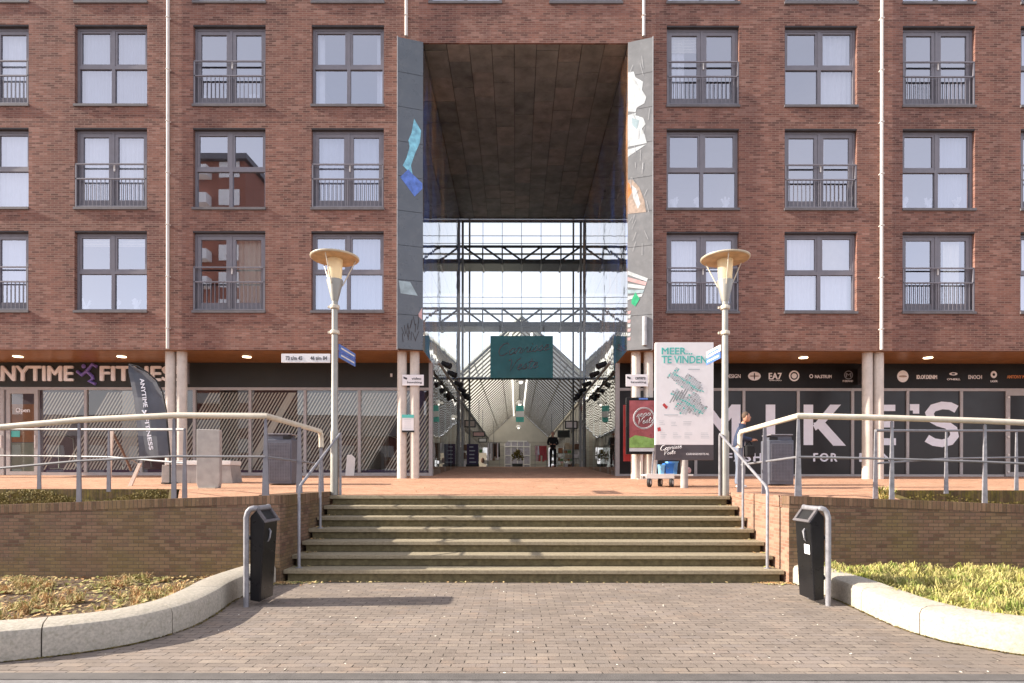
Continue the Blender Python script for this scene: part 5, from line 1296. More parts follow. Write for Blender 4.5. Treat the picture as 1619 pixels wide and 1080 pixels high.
# street signs
xl = PX(529, LY)
t = thing('street_sign', (xl - .5, LY, PZ(574, LY)), 'white house number sign on the left street lamp', 'sign')
m_ = MB(); m_.box(PX(445, LY), PX(522, LY), LY - .015, LY + .015, PZ(574, LY), PZ(560, LY)); m_.build('plate', 'sign_white', t, bevel=.004)
text('lettering', '73 t/m 45', PX(452, LY), PX(478, LY), PZ(570, LY), PZ(564, LY), LY - .016, 'ink_dark', t, 0.01, .002)
text('lettering', '46 t/m 84', PX(491, LY), PX(517, LY), PZ(570, LY), PZ(564, LY), LY - .016, 'ink_dark', t, 0.01, .002)
def side_sign(x, y0, y1, py0, py1, mats, label, txt):
    z0, z1 = PZ(py1, LY), PZ(py0, LY); t = thing('street_sign', (x, y0, z0), label, 'sign')
    hh = (z1 - z0) / 2; dx = 0.06 if x < 0 else -0.04
    for k in range(2):
        a = z0 + k * hh + .008; b = z0 + (k + 1) * hh - .008
        m_ = MB(); m_.hexa([(x - .01, y0, a), (x + .01, y0, a), (x + dx + .01, y1, a), (x + dx - .01, y1, a)], [(x - .01, y0, b), (x + .01, y0, b), (x + dx + .01, y1, b), (x + dx - .01, y1, b)]); m_.build('plate', mats[k], t)
        m_ = MB(); s_ = 1 if x < 0 else -1
        def P_(u, z, e): return (x + dx * u + s_ * (.011 + e), y0 + (y1 - y0) * u, z)
        m_.quad(P_(.08, a + hh * .32, .002), P_(.92, a + hh * .32, .002), P_(.92, a + hh * .55, .002), P_(.08, a + hh * .55, .002)); m_.build('stripe', 'sign_white' if mats[k] == 'sign_blue' else 'sign_blue', t)
side_sign(xl + .07, LY + .04, LY + .95, 543, 566, ('sign_blue', 'sign_blue'), 'pair of blue direction plates on the left street lamp', '')
xr = PX(1146, LY)
side_sign(xr - .07, LY + .04, LY + .75, 543, 566, ('sign_blue', 'sign_white'), 'white and blue direction plates on the right street lamp', '')

# ================================================================== BLACK LITTER BINS
def street_bin(x, y, s, label):
    """front faces s*X"""
    t = thing('litter_bin', (x, y, 0), label, 'litter bin', 'black litter bins in front of the walls')
    hw = 0.20
    prof = [(-0.125, 0.07), (0.0, 0.05), (0.055, 1.02), (-0.05, 1.17), (-0.125, 1.09)]
    m_ = MB(); m_.prism([(x + s * a, b) for a, b in prof], 'y', y - hw, y + hw); m_.build('body', 'black_plastic', t, bevel=.015)
    # sloping top frame with dark mouth
    a0, a1 = Vector((0.055, 0, 1.02)), Vector((-0.05, 0, 1.17)); n_ = Vector((0.15, 0, 0.105)).normalized()
    def Q(u, yy, e): p = a0 + (a1 - a0) * u + n_ * e; return (x + s * p.x, y + yy, p.z)
    m_ = MB()
    for (u0, u1, b0, b1) in ((-.08, .12, -hw - .01, hw + .01), (.88, 1.08, -hw - .01, hw + .01), (.12, .88, -hw - .01, -hw + .04), (.12, .88, hw - .04, hw + .01)):
        m_.hexa([Q(u0, b0, .001), Q(u1, b0, .001), Q(u1, b1, .001), Q(u0, b1, .001)], [Q(u0, b0, .03), Q(u1, b0, .03), Q(u1, b1, .03), Q(u0, b1, .03)])
    m_.build('mouth_frame', 'sill_grey', t, bevel=.006)
    m_ = MB(); m_.quad(Q(.12, -hw + .04, .004), Q(.88, -hw + .04, .004), Q(.88, hw - .04, .004), Q(.12, hw - .04, .004)); m_.build('mouth', 'black_matt', t)
    xb = x - s * 0.155
    m_ = MB(); P = [(xb, y - hw - .03, 0)]
    P += [(xb, y - hw - .03, 1.08), (xb + s * .02, y - hw - .03, 1.15), (xb + s * .05, y - hw - .03, 1.185), (xb + s * .085, y - hw - .02, 1.195), (xb + s * .11, y - hw + .05, 1.19), (xb + s * .11, y + hw - .05, 1.19), (xb + s * .085, y + hw + .02, 1.195), (xb + s * .05, y + hw + .03, 1.185), (xb + s * .02, y + hw + .03, 1.15), (xb, y + hw + .03, 1.08), (xb, y + hw + .03, 0)]
    m_.tube(P, 0.032, 12); m_.build('hoop', 'galvanised', t, smooth=True)
    for zb_ in (.3, .8):
        m_ = MB(); m_.box(xb, x - s * .1, y - .15, y + .15, zb_, zb_ + .06); m_.cyl((xb, y - hw - .03, zb_ + .03), (xb, y + hw + .03, zb_ + .03), 0.015, n=6); m_.build('bracket', 'sill_grey', t)
    def fx(z): return x + s * (0.0 + (z - .05) / .97 * .055 + .004)
    m_ = MB(); m_.tube([(fx(.78), y - .08, .78), (fx(.82) + s * .03, y - .1, .82), (fx(.9) + s * .03, y - .09, .9), (fx(.93), y - .06, .93), (fx(.9) + s * .01, y - .03, .9), (fx(.8), y - .05, .79)], .010, 6); m_.build('lock', 'galvanised', t, smooth=True)
    if s < 0:
        m_ = MB(); m_.quad((fx(.62) - .004, y - .17, .62), (fx(.62) - .004, y - .03, .62), (fx(.74) - .004, y - .03, .74), (fx(.74) - .004, y - .17, .74)); m_.build('sticker', 'sign_white', t)
    return t
street_bin(-3.11, 7.50, 1, 'black wedge shaped litter bin on the left kerb, mouth facing right')
street_bin(3.68, 7.61, -1, 'black wedge shaped litter bin on the right kerb with a white sticker')

# ================================================================== GREY PLAZA BINS
def plaza_bin(px0, px1, s, label):
    Y = 14.5; z = plat(Y); x0, x1 = PX(px0, Y), PX(px1, Y)
    t = thing('waste_bin', ((x0 + x1) / 2, Y, z), label, 'waste bin', 'grey waste bins on the plaza')
    zt = PZ(692, Y)
    m_ = MB(); m_.box(x0, x1, Y, Y + .5, z + .03, zt - .05); m_.build('body', 'bin_grey', t, bevel=.015)
    m_ = MB(); nx = 14; nz = 26
    for i in range(nx + 1):
        xx = x0 + .05 + (x1 - x0 - .1) * i / nx; m_.box(xx - .006, xx + .006, Y - .012, Y - .001, z + .12, zt - .14)
    for k in range(nz + 1):
        zz = z + .12 + (zt - .26 - z) * k / nz; m_.box(x0 + .04, x1 - .04, Y - .017, Y - .013, zz - .006, zz + .006)
    m_.build('mesh_front', 'post_blue_grey', t)
    m_ = MB(); xc = x0 + .06 if s > 0 else x1 - .06
    m_.prism([(x0 + .02, zt - .05), (x1 - .02, zt - .05), (x1 - (.12 if s > 0 else .04), PZ(688, Y)), (x0 + (.04 if s > 0 else .12), PZ(688, Y))], 'y', Y + .05, Y + .45); m_.build('hood', 'bin_grey', t)
    m_ = MB(); a = x1 - .22 if s > 0 else x0 + .02; m_.box(a, a + .2, Y + .03, Y + .047, zt - .10, zt + .03); m_.build('mouth', 'black_matt', t)
    m_ = MB(); m_.box(x0 + .03, x1 - .03, Y - .02, Y + .5, PZ(687.5, Y), PZ(687.5, Y) + .025); m_.build('lid', 'galvanised', t)
plaza_bin(418, 461, 1, 'grey mesh waste bin on the plaza behind the left rail')
plaza_bin(1216, 1255, -1, 'grey mesh waste bin on the plaza behind the right rail')

# ================================================================== BENCH, SLAB, FLAG, EASEL
Y = 15.2; z = plat(Y)
t = thing('bench', (PX(310, Y), Y, z), 'concrete block bench with white seat slabs in front of the gym windows', 'bench')
for (a, b, c, d) in ((255, 302, 258, 300), (300, 318, 304, 316), (346, 368, 348, 362)):
    m_ = MB(); zt = PZ(736, Y); m_.prism([(PX(a, Y), z), (PX(b, Y), z), (PX(d + 2, Y), zt), (PX(c - 2, Y), zt)], 'y', Y, Y + .55); m_.build('block', 'concrete_mid', t, bevel=.01)
m_ = MB(); m_.box(PX(261, Y), PX(365, Y), Y - .02, Y + .57, PZ(736, Y) + .002, PZ(729, Y)); m_.build('seat', 'white_paint', t, bevel=.01)
Y = 13.3; z = plat(Y)
t = thing('concrete_slab', (PX(329, Y), Y, z), 'upright grey slab standing in front of the bench', 'slab')
m_ = MB(); m_.prism([(PX(313, Y), z), (PX(345, Y), z), (PX(347.5, Y), z + .15), (PX(347, Y), PZ(680, Y)), (PX(310.5, Y), PZ(679, Y)), (PX(310.5, Y), z + .12)], 'y', Y, Y + .12); m_.build('panel', 'concrete_mid', t, bevel=.012)
m_ = MB(); m_.box(PX(316, Y), PX(342, Y), Y - .06, Y + .2, z - .01, z + .02); m_.build('foot', 'concrete_light', t)
Y = 15.0; z = plat(Y)
t = thing('feather_flag', (PX(268, Y), Y, z), 'dark grey feather flag with white gym lettering beside the columns', 'flag')
PL = [(262, 740), (268, 724), (265, 690), (262, 650), (256, 620), (247, 603), (233, 590), (217, 580), (203, 577)]
m_ = MB(); m_.tube([(PX(268, Y), Y + .02, z)] + [(PX(a, Y), Y + .02, PZ(b, Y)) for a, b in PL[1:]], 0.02, 8); m_.build('pole', 'black_matt', t, smooth=True)
edgeL = [(220, 722), (217, 690), (214, 660), (211, 630), (207, 605), (204, 590), (203, 578)]
edgeR = [(267, 722), (265, 690), (262, 660), (257, 628), (248, 605), (232, 590), (204, 577)]
m_ = MB()
for i in range(len(edgeL) - 1):
    for k in range(6):
        def E(i_, u): a = edgeL[i_]; b = edgeR[i_]; px = a[0] + (b[0] - a[0]) * u; py = a[1] + (b[1] - a[1]) * u; return (PX(px, Y), Y + .03 * math.sin(u * 6 + i_), PZ(py, Y))
        m_.quad(E(i, k / 6), E(i, (k + 1) / 6), E(i + 1, (k + 1) / 6), E(i + 1, k / 6))
m_.build('cloth', 'flag_cloth', t, smooth='full')
def flagtext(s_, pa, pb, wd):
    # running down the flag
    (xa, za), (xb, zb) = (PX(pa[0], Y), PZ(pa[1], Y)), (PX(pb[0], Y), PZ(pb[1], Y)); L_ = math.hypot(xb - xa, zb - za); ux, uz = (xb - xa) / L_, (zb - za) / L_
    def pf(a, b, d): return (xa + ux * a - uz * b * 1.0, Y - .045 + d, za + uz * a + ux * b * 1.0)
    text('lettering', s_, 0, L_, -wd / 2, wd / 2, Y, 'letter_lilac', t, 0.01, .003, place=pf)
flagtext('ANYTIME', (226, 600), (232, 645), .10)
flagtext('FITNESS', (233, 662), (241, 712), .10)
m_ = MB(); m_.tube([(PX(227, Y), Y - .05, PZ(650, Y)), (PX(231, Y), Y - .05, PZ(655, Y)), (PX(233, Y), Y - .05, PZ(650, Y))], .02, 6); m_.build('runner_logo', 'letter_lilac', t)
m_ = MB(); m_.box(PX(262, Y), PX(274, Y), Y - .2, Y + .2, z, z + .03); m_.build('base_plate', 'black_matt', t)
Y = 14.1; z = plat(Y)
t = thing('wooden_trestle', (PX(190, Y), Y, z), 'pale wooden A shaped stand with dark rear legs left of the flag', 'trestle')
m_ = MB(); m_.hexa([(PX(169, Y), Y, z), (PX(173.5, Y), Y, z), (PX(173.5, Y), Y + .04, z), (PX(169, Y), Y + .04, z)], [(PX(168, Y), Y + .1, PZ(682, Y)), (PX(174, Y), Y + .1, PZ(682, Y)), (PX(174, Y), Y + .14, PZ(682, Y)), (PX(168, Y), Y + .14, PZ(682, Y))]); m_.build('leg', 'wood_pale', t)
m_ = MB(); m_.hexa([(PX(202, Y), Y, z), (PX(208, Y), Y, z), (PX(208, Y), Y + .04, z), (PX(202, Y), Y + .04, z)], [(PX(214, Y), Y + .1, PZ(733, Y)), (PX(219, Y), Y + .1, PZ(733, Y)), (PX(219, Y), Y + .14, PZ(733, Y)), (PX(214, Y), Y + .14, PZ(733, Y))]); m_.build('leg', 'wood_pale', t)
m_ = MB(); m_.tube([(PX(172, Y), Y + .14, PZ(685, Y)), (PX(180, Y), Y + .3, PZ(712, Y)), (PX(186, Y), Y + .5, PZ(745, Y))], .028, 6); m_.build('leg', 'wood_dark', t)
m_ = MB(); m_.tube([(PX(187, Y), Y + .3, PZ(722, Y)), (PX(216, Y), Y + .2, PZ(738, Y))], .012, 6); m_.build('brace', 'wood_dark', t)

# ================================================================== INFO BOARD, SCREEN, CART
Y = 13.6; z = plat(Y)
t = thing('information_board', (PX(1082, Y), Y, z), 'large white mall map board reading MEER... TE VINDEN', 'sign board')
x0, x1 = PX(1036.5, Y), PX(1128, Y)
m_ = MB(); m_.box(x0, x1, Y, Y + .12, PZ(703, Y), PZ(541, Y)); m_.build('panel', 'sign_white', t, bevel=.006)
m_ = MB(); m_.box(x0 - .004, x1 + .004, Y - .003, Y + .12, PZ(727, Y), PZ(703, Y) - .002); m_.build('footer', 'sign_dark', t, bevel=.006)
m_ = MB(); m_.cyl((PX(1083, Y), Y + .06, z), (PX(1083, Y), Y + .06, PZ(727, Y)), .085, n=16); m_.build('post', 'concrete_mid', t, smooth=True)
yb = Y - .001
text('lettering', 'MEER...', PX(1046, Y), PX(1094, Y), PZ(560, Y), PZ(549.5, Y), yb, 'teal_ink', t, .010, .004)
text('lettering', 'TE VINDEN', PX(1046, Y), PX(1117, Y), PZ(574, Y), PZ(562.5, Y), yb, 'teal_ink', t, .010, .004)
text('lettering', 'CARNISSEVESTE.NL', PX(1085, Y), PX(1121, Y), PZ(719, Y), PZ(716, Y), Y - .004, 'sign_white', t, .01, .002)
script('lettering', 'Carnisse', PX(1043, Y), PZ(712.5, Y), .12, Y - .01, 'sign_white', t, .006, n=4)
script('lettering', 'Veste', PX(1048, Y), PZ(719.5, Y), .11, Y - .01, 'sign_white', t, .006, n=4)
def mp(name, polys, mat, d):
    m_ = MB()
    for i, poly in enumerate(polys):
        if name in ('icon', 'plan_strip'): m_ = MB()
        m_.quad(*[(PX(a, Y), yb - .0006 * d - .0001 * i, PZ(b, Y)) for a, b in poly])
        if name in ('icon', 'plan_strip'): m_.build(name, mat, t)
    if name not in ('icon', 'plan_strip'): m_.build(name, mat, t)
def inside(p, poly):
    c = False; n_ = len(poly)
    for i in range(n_):
        (x1_, y1_), (x2_, y2_) = poly[i], poly[(i + 1) % n_]
        if (y1_ > p[1]) != (y2_ > p[1]) and p[0] < (x2_ - x1_) * (p[1] - y1_) / (y2_ - y1_ + 1e-9) + x1_: c = not c
    return c
def plan(outline, cx_, cy_, ang, seed, spine):
    rr = random.Random(seed); sets = {'map_grey': [], 'ink_grey': [], 'teal_ink': []}
    ca, sa = math.cos(ang), math.sin(ang); u = -45
    while u < 45:
        wu = rr.uniform(2.2, 4.4); v = -26
        while v < 26:
            wv_ = rr.uniform(1.8, 3.4)
            pc = (cx_ + (u + wu / 2) * ca - (v + wv_ / 2) * sa, cy_ + (u + wu / 2) * sa + (v + wv_ / 2) * ca)
            if inside(pc, outline):
                q = [(cx_ + a * ca - b * sa, cy_ + a * sa + b * ca) for a, b in ((u + .3, v + .3), (u + wu - .3, v + .3), (u + wu - .3, v + wv_ - .3), (u + .3, v + wv_ - .3))]
                k_ = 'teal_ink' if abs(v + wv_ / 2 - spine) < 1.6 or rr.random() < .10 else ('ink_grey' if rr.random() < .28 else 'map_grey')
                sets[k_].append(q)
            v += wv_
        u += wu
    for k_, d_ in (('map_grey', 2), ('ink_grey', 3), ('teal_ink', 4)): mp('floor_plan', sets[k_], k_, d_)
plan([(1053, 596), (1070, 580), (1074, 584), (1069, 590), (1080, 597), (1088, 590), (1108, 604), (1113, 619), (1106, 621), (1098, 617), (1090, 619), (1070, 607), (1060, 597), (1056, 601)], 1083, 603, 0.58, 1, -1)
plan([(1060, 622), (1070, 613), (1085, 627), (1096, 619), (1107, 626), (1108, 638), (1118, 643), (1104, 661), (1092, 651), (1080, 657), (1066, 646), (1072, 636)], 1089, 637, 0.58, 2, 2)
mp('plan_strip', [[(1058 + i * 5, 636 - i * 1.5), (1068 + i * 5, 619 - i * 1.5), (1069.6 + i * 5, 620 - i * 1.5), (1059.6 + i * 5, 637 - i * 1.5)] for i in range(5)], 'ink_grey', 9)
mp('icon', [[(1047, 640), (1050, 637), (1056, 643), (1053, 647)], [(1039, 676), (1044, 675), (1045, 681), (1040, 682)]], 'red_paint', 4)
lines = []
rnd = random.Random(4)
for bx0, by0, nn in ((1042, 665, 3), (1061, 667, 3), (1080, 666, 3), (1044, 684, 4), (1064, 684, 4), (1082, 684, 4), (1108, 684, 4)):
    for k in range(nn): yy = by0 + k * 2.6; wd_ = rnd.uniform(6, 14); lines.append([(bx0, yy), (bx0 + wd_, yy), (bx0 + wd_, yy + .6), (bx0, yy + .6)])
mp('small_print', lines + [[(1088, 583), (1106, 583), (1106, 584.5), (1088, 584.5)], [(1050, 655), (1072, 655), (1072, 656.5), (1050, 656.5)]], 'map_grey', 3)
# digital screen
Y = 17.55; z = plat(Y)
t = thing('advertising_screen', (PX(1022, Y), Y, z), 'black framed upright advertising screen beside the passage columns', 'screen')
m_ = MB(); m_.box(PX(990, Y), PX(1052, Y), Y, Y + .12, PZ(718, Y), PZ(628, Y)); m_.build('case', 'black_plastic', t, bevel=.02)
m_ = MB(); m_.box(PX(995, Y), PX(1047, Y), Y - .005, Y - .001, PZ(708, Y), PZ(633, Y)); m_.build('poster', 'poster_red', t)
m_ = MB(); m_.prism([(PX(995, Y), PZ(707.5, Y)), (PX(1047, Y), PZ(707.5, Y)), (PX(1047, Y), PZ(692, Y)), (PX(1030, Y), PZ(693, Y)), (PX(1018, Y), PZ(690, Y)), (PX(1004, Y), PZ(688, Y)), (PX(995, Y), PZ(693, Y))], 'y', Y - .008, Y - .0055); m_.build('poster_meadow', 'poster_green', t)
m_ = MB(); m_.box(PX(995, Y), PX(1047, Y), Y - .012, Y - .0085, PZ(713.5, Y), PZ(708.2, Y)); m_.build('poster_footer', 'map_grey', t)
m_ = MB(); n = 28
for r_ in (15.5, 17):
    P = [(PX(1018 + r_ * math.cos(6.283 * i / n), Y), Y - .012, PZ(661 - r_ * math.sin(6.283 * i / n), Y)) for i in range(n + 1)]; m_.tube(P, .008, 4)
m_.build('poster_ring', 'map_grey', t)
for k, s_ in enumerate(('Veste', 'Carnisse')):
    pass
script('lettering', 'seaside'.replace('d', 'e')[:5], PX(1006, Y), PZ(660, Y), .20, Y - .012, 'map_grey', t, .008, n=4)
script('lettering', 'Veste', PX(1006, Y), PZ(671, Y), .20, Y - .012, 'map_grey', t, .008, n=4)
m_ = MB(); m_.box(PX(1010, Y), PX(1024, Y), Y - .01, Y - .001, PZ(631.5, Y), PZ(629, Y)); m_.build('logo_plate', 'sign_blue', t)
m_ = MB(); m_.box(PX(1013, Y), PX(1017, Y), Y + .03, Y + .09, z, PZ(716, Y)); m_.box(PX(1033, Y), PX(1037, Y), Y + .03, Y + .09, z, PZ(716, Y)); m_.box(PX(1008, Y), PX(1042, Y), Y - .1, Y + .2, z - .01, z + .02); m_.build('stand', 'column_grey', t)
Y = 18.3
m_ = MB(); m_.box(PX(986, Y), PX(1040, Y), Y, Y + .1, PZ(729, Y), PZ(640, Y)); o_ = m_.build('red_panel', 'red_paint'); tag(o_, 'red panel behind the advertising screen beside the passage', 'panel')
# cart with blue tubs
Y = 13.9; z = plat(Y)
t = thing('trolley', (PX(1052, Y), Y, z), 'metal platform trolley with rubber wheels below the map board', 'trolley')
zd = z + .26
m_ = MB(); m_.box(PX(1022, Y), PX(1096, Y), Y, Y + .55, zd, zd + .04); m_.box(PX(1021, Y), PX(1066, Y), Y - .02, Y - .001, zd - .06, zd + .05); m_.build('deck', 'white_paint', t, bevel=.005)
m_ = MB(); m_.tube([(PX(1038, Y), Y + .5, zd), (PX(1041, Y), Y + .5, z + .85), (PX(1041, Y), Y + .05, z + .85), (PX(1038, Y), Y + .05, zd)], .018, 8); m_.build('push_bar', 'galvanised', t, smooth=True)
for (px, yy) in ((1027, .05), (1049, .35), (1062, .05), (1090, .4)):
    xw = PX(px, Y); m_ = MB(); m_.cyl((xw - .02, Y + yy, z + .11), (xw + .03, Y + yy - .03, z + .11), .11, n=18); wv = m_.build('wheel', 'black_matt', t, smooth=True)
    m_ = MB(); m_.cyl((xw - .03, Y + yy, z + .11), (xw + .04, Y + yy - .035, z + .11), .05, n=12); m_.box(xw - .035, xw + .045, Y + yy - .02, Y + yy + .02, z + .14, zd - .001); m_.build('fork', 'white_paint', wv)
def tub(a, b, h, dy, mat, label):
    t = thing('bucket', (PX((a + b) / 2, Y), Y + dy, zd + .042), label, 'bucket')
    x0, x1 = PX(a, Y), PX(b, Y); q = .02; z0 = zd + .042; z1 = z0 + h; m_ = MB()
    ya, yb2 = Y + dy, Y + dy + .26
    m_.hexa([(x0 + q, ya + q, z0), (x1 - q, ya + q, z0), (x1 - q, yb2 - q, z0), (x0 + q, yb2 - q, z0)], [(x0, ya, z1), (x1, ya, z1), (x1, yb2, z1), (x0, yb2, z1)]); m_.build('tub', mat, t, bevel=.01)
    m_ = MB(); grid = [(x0 - .01, x1 + .01, ya - .01, ya + .015), (x0 - .01, x1 + .01, yb2 - .015, yb2 + .01), (x0 - .01, x0 + .015, ya + .016, yb2 - .016), (x1 - .015, x1 + .01, ya + .016, yb2 - .016)]
    for g_ in grid: m_.box(*g_, z1 - .02, z1 + .004)
    m_.build('rim', mat, t)
    m_ = MB(); m_.tube([(x0, (ya + yb2) / 2, z1), ((x0 + x1) / 2 - .05, ya - .03, z1 - .12), (x1, (ya + yb2) / 2, z1)], .006, 5); m_.build('handle', 'galvanised', t)
tub(1044, 1052, .22, .02, 'light_blue', 'narrow light blue bucket on the trolley, nearest the push bar')
tub(1053, 1067, .25, .05, 'blue_paint', 'strong blue bucket on the trolley beside the light blue one')
tub(1062, 1078, .30, .32, 'light_blue', 'taller light blue bucket at the back of the trolley')
m_ = MB(); xx = PX(1093, Y); m_.hexa([(xx - .07, Y + .5, z + .5), (xx + .07, Y + .5, z + .5), (xx + .07, Y + .56, z + .5), (xx - .07, Y + .56, z + .5)], [(xx - .08, Y + .5, z + .9), (xx + .06, Y + .5, z + .9), (xx + .06, Y + .56, z + .9), (xx - .08, Y + .56, z + .9)])
m_.cyl((xx - .04, Y + .53, zd + .04), (xx - .04, Y + .53, z + .5), .012, n=6)
o_ = m_.build('cleaning_flag', 'sign_blue'); tag(o_, 'blue plastic sheet on a stick at the right end of the trolley', 'cleaning tool')
m_ = MB(); m_.sphere((PX(1090, Y), Y + .2, zd + .13), .10, .10, .09); o_ = m_.build('rag_bundle', 'art_pink', smooth=True); tag(o_, 'crumpled pale rag bundle on the right of the trolley', 'rag')
# column signs
def col_sign(a, b, py0, py1, l1, l2, label):
    Y = 17.76; t = thing('camera_sign', (PX((a + b) / 2, Y), Y, PZ(py1, Y)), label, 'sign')
    m_ = MB(); m_.box(PX(a, Y), PX(b, Y), Y - .03, Y - .01, PZ(py1, Y), PZ(py0, Y)); m_.build('plate', 'sign_white', t, bevel=.004)
    text('lettering', l1, PX(a + 15, Y), PX(b - 4, Y), PZ(py0 + 8, Y), PZ(py0 + 4, Y), Y - .031, 'ink_dark', t, .01, .002)
    text('lettering', l2, PX(a + 8, Y), PX(b - 3, Y), PZ(py0 + 14.5, Y), PZ(py0 + 10.5, Y), Y - .031, 'ink_dark', t, .01, .002)
    m_ = MB(); m_.prism([(PX(a + 2, Y), PZ(py0 + 3, Y)), (PX(a + 8, Y), PZ(py0 + 5, Y)), (PX(a + 7, Y), PZ(py0 + 8, Y)), (PX(a + 2, Y), PZ(py0 + 6, Y))], 'y', Y - .034, Y - .031); m_.build('camera_icon', 'ink_dark', t)
col_sign(636, 670, 593, 610, 'video', 'bewaking', 'white camera surveillance sign on the left passage columns')
col_sign(989, 1024, 592, 611, 'camera', 'bewaking', 'white camera surveillance sign on the right passage columns')
Y = 17.74; t = thing('notice', (PX(645, Y), Y, PZ(683, Y)), 'white notice with teal header on the left passage columns', 'notice')
m_ = MB(); m_.box(PX(636, Y), PX(654, Y), Y - .02, Y - .005, PZ(681, Y), PZ(656, Y)); m_.build('sheet', 'sign_white', t)
m_ = MB(); m_.box(PX(635.5, Y), PX(654.5, Y), Y - .026, Y - .021, PZ(661, Y), PZ(656, Y)); m_.build('header', 'teal_ink', t)
m_ = MB(); m_.box(PX(636, Y), PX(655, Y), Y - .06, Y - .004, PZ(684, Y), PZ(681.2, Y)); m_.build('tray', 'black_matt', t)
m_ = MB()
for k in range(5): m_.box(PX(639, Y), PX(650, Y), Y - .022, Y - .0205, PZ(664 + k * 3.2, Y) - .01, PZ(664 + k * 3.2, Y))
m_.build('small_print', 'map_grey', t)

# ================================================================== PEOPLE
def skinned(name, chains, mat, parent, sub=2):
    """chains: list of [(pos, radius), ...]; first point of later chains may equal an existing vertex to join"""
    vs, es, rs = [], [], []
    def vid(p, r):
        for i, q in enumerate(vs):
            if (Vector(q) - Vector(p)).length < 1e-4: return i
        vs.append(tuple(p)); rs.append(r if isinstance(r, tuple) else (r, r)); return len(vs) - 1
    for ch in chains:
        pr = None
        for p, r in ch:
            i = vid(p, r)
            if pr is not None and pr != i: es.append((pr, i))
            pr = i
    o3 = ORG[parent.name]; me = bpy.data.meshes.new(name); me.from_pydata([tuple(Vector(v) - o3) for v in vs], es, [])
    me.materials.append(MATS[mat]); o = bpy.data.objects.new(name, me); col.objects.link(o); o.parent = parent; ORG[o.name] = o3
    md = o.modifiers.new('skin', 'SKIN'); md.use_smooth_shade = True
    for i, r in enumerate(rs): me.skin_vertices[0].data[i].radius = r
    me.skin_vertices[0].data[0].use_root = True
    s_ = o.modifiers.new('sub', 'SUBSURF'); s_.levels = sub; s_.render_levels = sub
    return o
def person(x, y, z, H, face, label, jacket, trouser, shoe, arms='front', hair='hair', skinm='skin', bend=0.06):
    """face: angle of facing direction in the ground plane"""
    t = thing('person', (x, y, z), label, 'person')
    k = H / 1.75; fx, fy = math.cos(face), math.sin(face); rx, ry = -fy, fx     # r = left hand side
    def P(f, l, h): return (x + (fx * f + rx * l) * k, y + (fy * f + ry * l) * k, z + h * k)
    b = bend
    hip, waist, chest, neck = P(0, 0, .93), P(b * .3, 0, 1.10), P(b * 1.0, 0, 1.32), P(b * 1.8, 0, 1.47)
    headc = P(b * 2.6 + .02, 0, 1.63)
    def arm(s):
        sh = P(b * 1.3, s * .185, 1.41); 
        if arms == 'front': el = P(b + .02, s * .25, 1.14); wr = P(b + .25, s * .10, 1.10)
        else: el = P(b * .8, s * .26, 1.12); wr = P(b + .14, s * .16, .98)
        return sh, el, wr
    def leg(s):
        return P(0, s * .095, .90), P(.02, s * .11, .50), P(-.02, s * .115, .09), P(.13, s * .13, .035)
    # body: one continuous figure
    ch = [[(hip, .10 * k), (waist, .09 * k), (chest, (.10 * k, .08 * k)), (neck, .055 * k), (P(b * 2.3, 0, 1.54), .052 * k)]]
    for s in (-1, 1):
        sh, el, wr = arm(s); ch.append([(chest, (.10 * k, .08 * k)), (sh, .045 * k), (el, .042 * k), (wr, .028 * k), ])
        hipj, kn, an, toe = leg(s); ch.append([(hip, .10 * k), (hipj, .075 * k), (kn, .055 * k), (an, .038 * k), (toe, .035 * k)])
        w_ = Vector(wr); dirf = (Vector(P(1, -s * .5, 0)) - Vector(P(0, 0, 0))).normalized(); palm = w_ + dirf * .055 * k
        ch.append([(wr, .028 * k), (tuple(palm), (.034 * k, .016 * k))])
        for q in range(4):
            off = Vector((rx, ry, 0)) * (q - 1.5) * .018 * k + Vector((0, 0, .004 * q)); m0 = palm + dirf * .035 * k + off; m1 = m0 + (dirf * .6 + Vector((0, 0, -.8))) * (.028 + .004 * (q in (1, 2))) * k
            ch.append([(tuple(palm), (.034 * k, .016 * k)), (tuple(m0), .009 * k), (tuple(m1), .008 * k)])
        th = w_ + dirf * .03 * k - Vector((rx, ry, 0)) * s * .03 * k + Vector((0, 0, .02 * k)); ch.append([(tuple(palm), (.034 * k, .016 * k)), (tuple(th), .010 * k), (tuple(th + dirf * .025 * k), .009 * k)])
    skinned('body', ch, skinm, t)
    # head
    m_ = MB(); hx, hy, hz = headc; m_.sphere((hx, hy, hz), .078 * k, .078 * k, .115 * k, 18, 12)
    m_.sphere((hx + fx * .035 * k, hy + fy * .035 * k, hz - .055 * k), .05 * k, .05 * k, .055 * k, 14, 8)
    m_.sphere((hx + fx * .085 * k, hy + fy * .085 * k, hz - .012 * k), .016 * k, .016 * k, .024 * k, 8, 6)
    for s in (-1, 1): m_.sphere((hx + rx * s * .08 * k, hy + ry * s * .08 * k, hz), .014 * k, .018 * k, .03 * k, 8, 6)
    m_.build('head', skinm, t, smooth='full')
    m_ = MB()
    for s in (-1, 1): m_.sphere((hx + fx * .07 * k + rx * s * .03 * k, hy + fy * .07 * k + ry * s * .03 * k, hz + .012 * k), .010 * k, .010 * k, .007 * k, 8, 6)
    m_.sphere((hx + fx * .078 * k, hy + fy * .078 * k, hz - .055 * k), .012 * k, .022 * k, .005 * k, 8, 6); m_.build('face_features', 'ink_dark', t, smooth='full')
    m_ = MB(); m_.sphere((hx - fx * .018 * k, hy - fy * .018 * k, hz + .032 * k), .082 * k, .082 * k, .096 * k, 18, 12); m_.build('hair', hair, t, smooth='full')
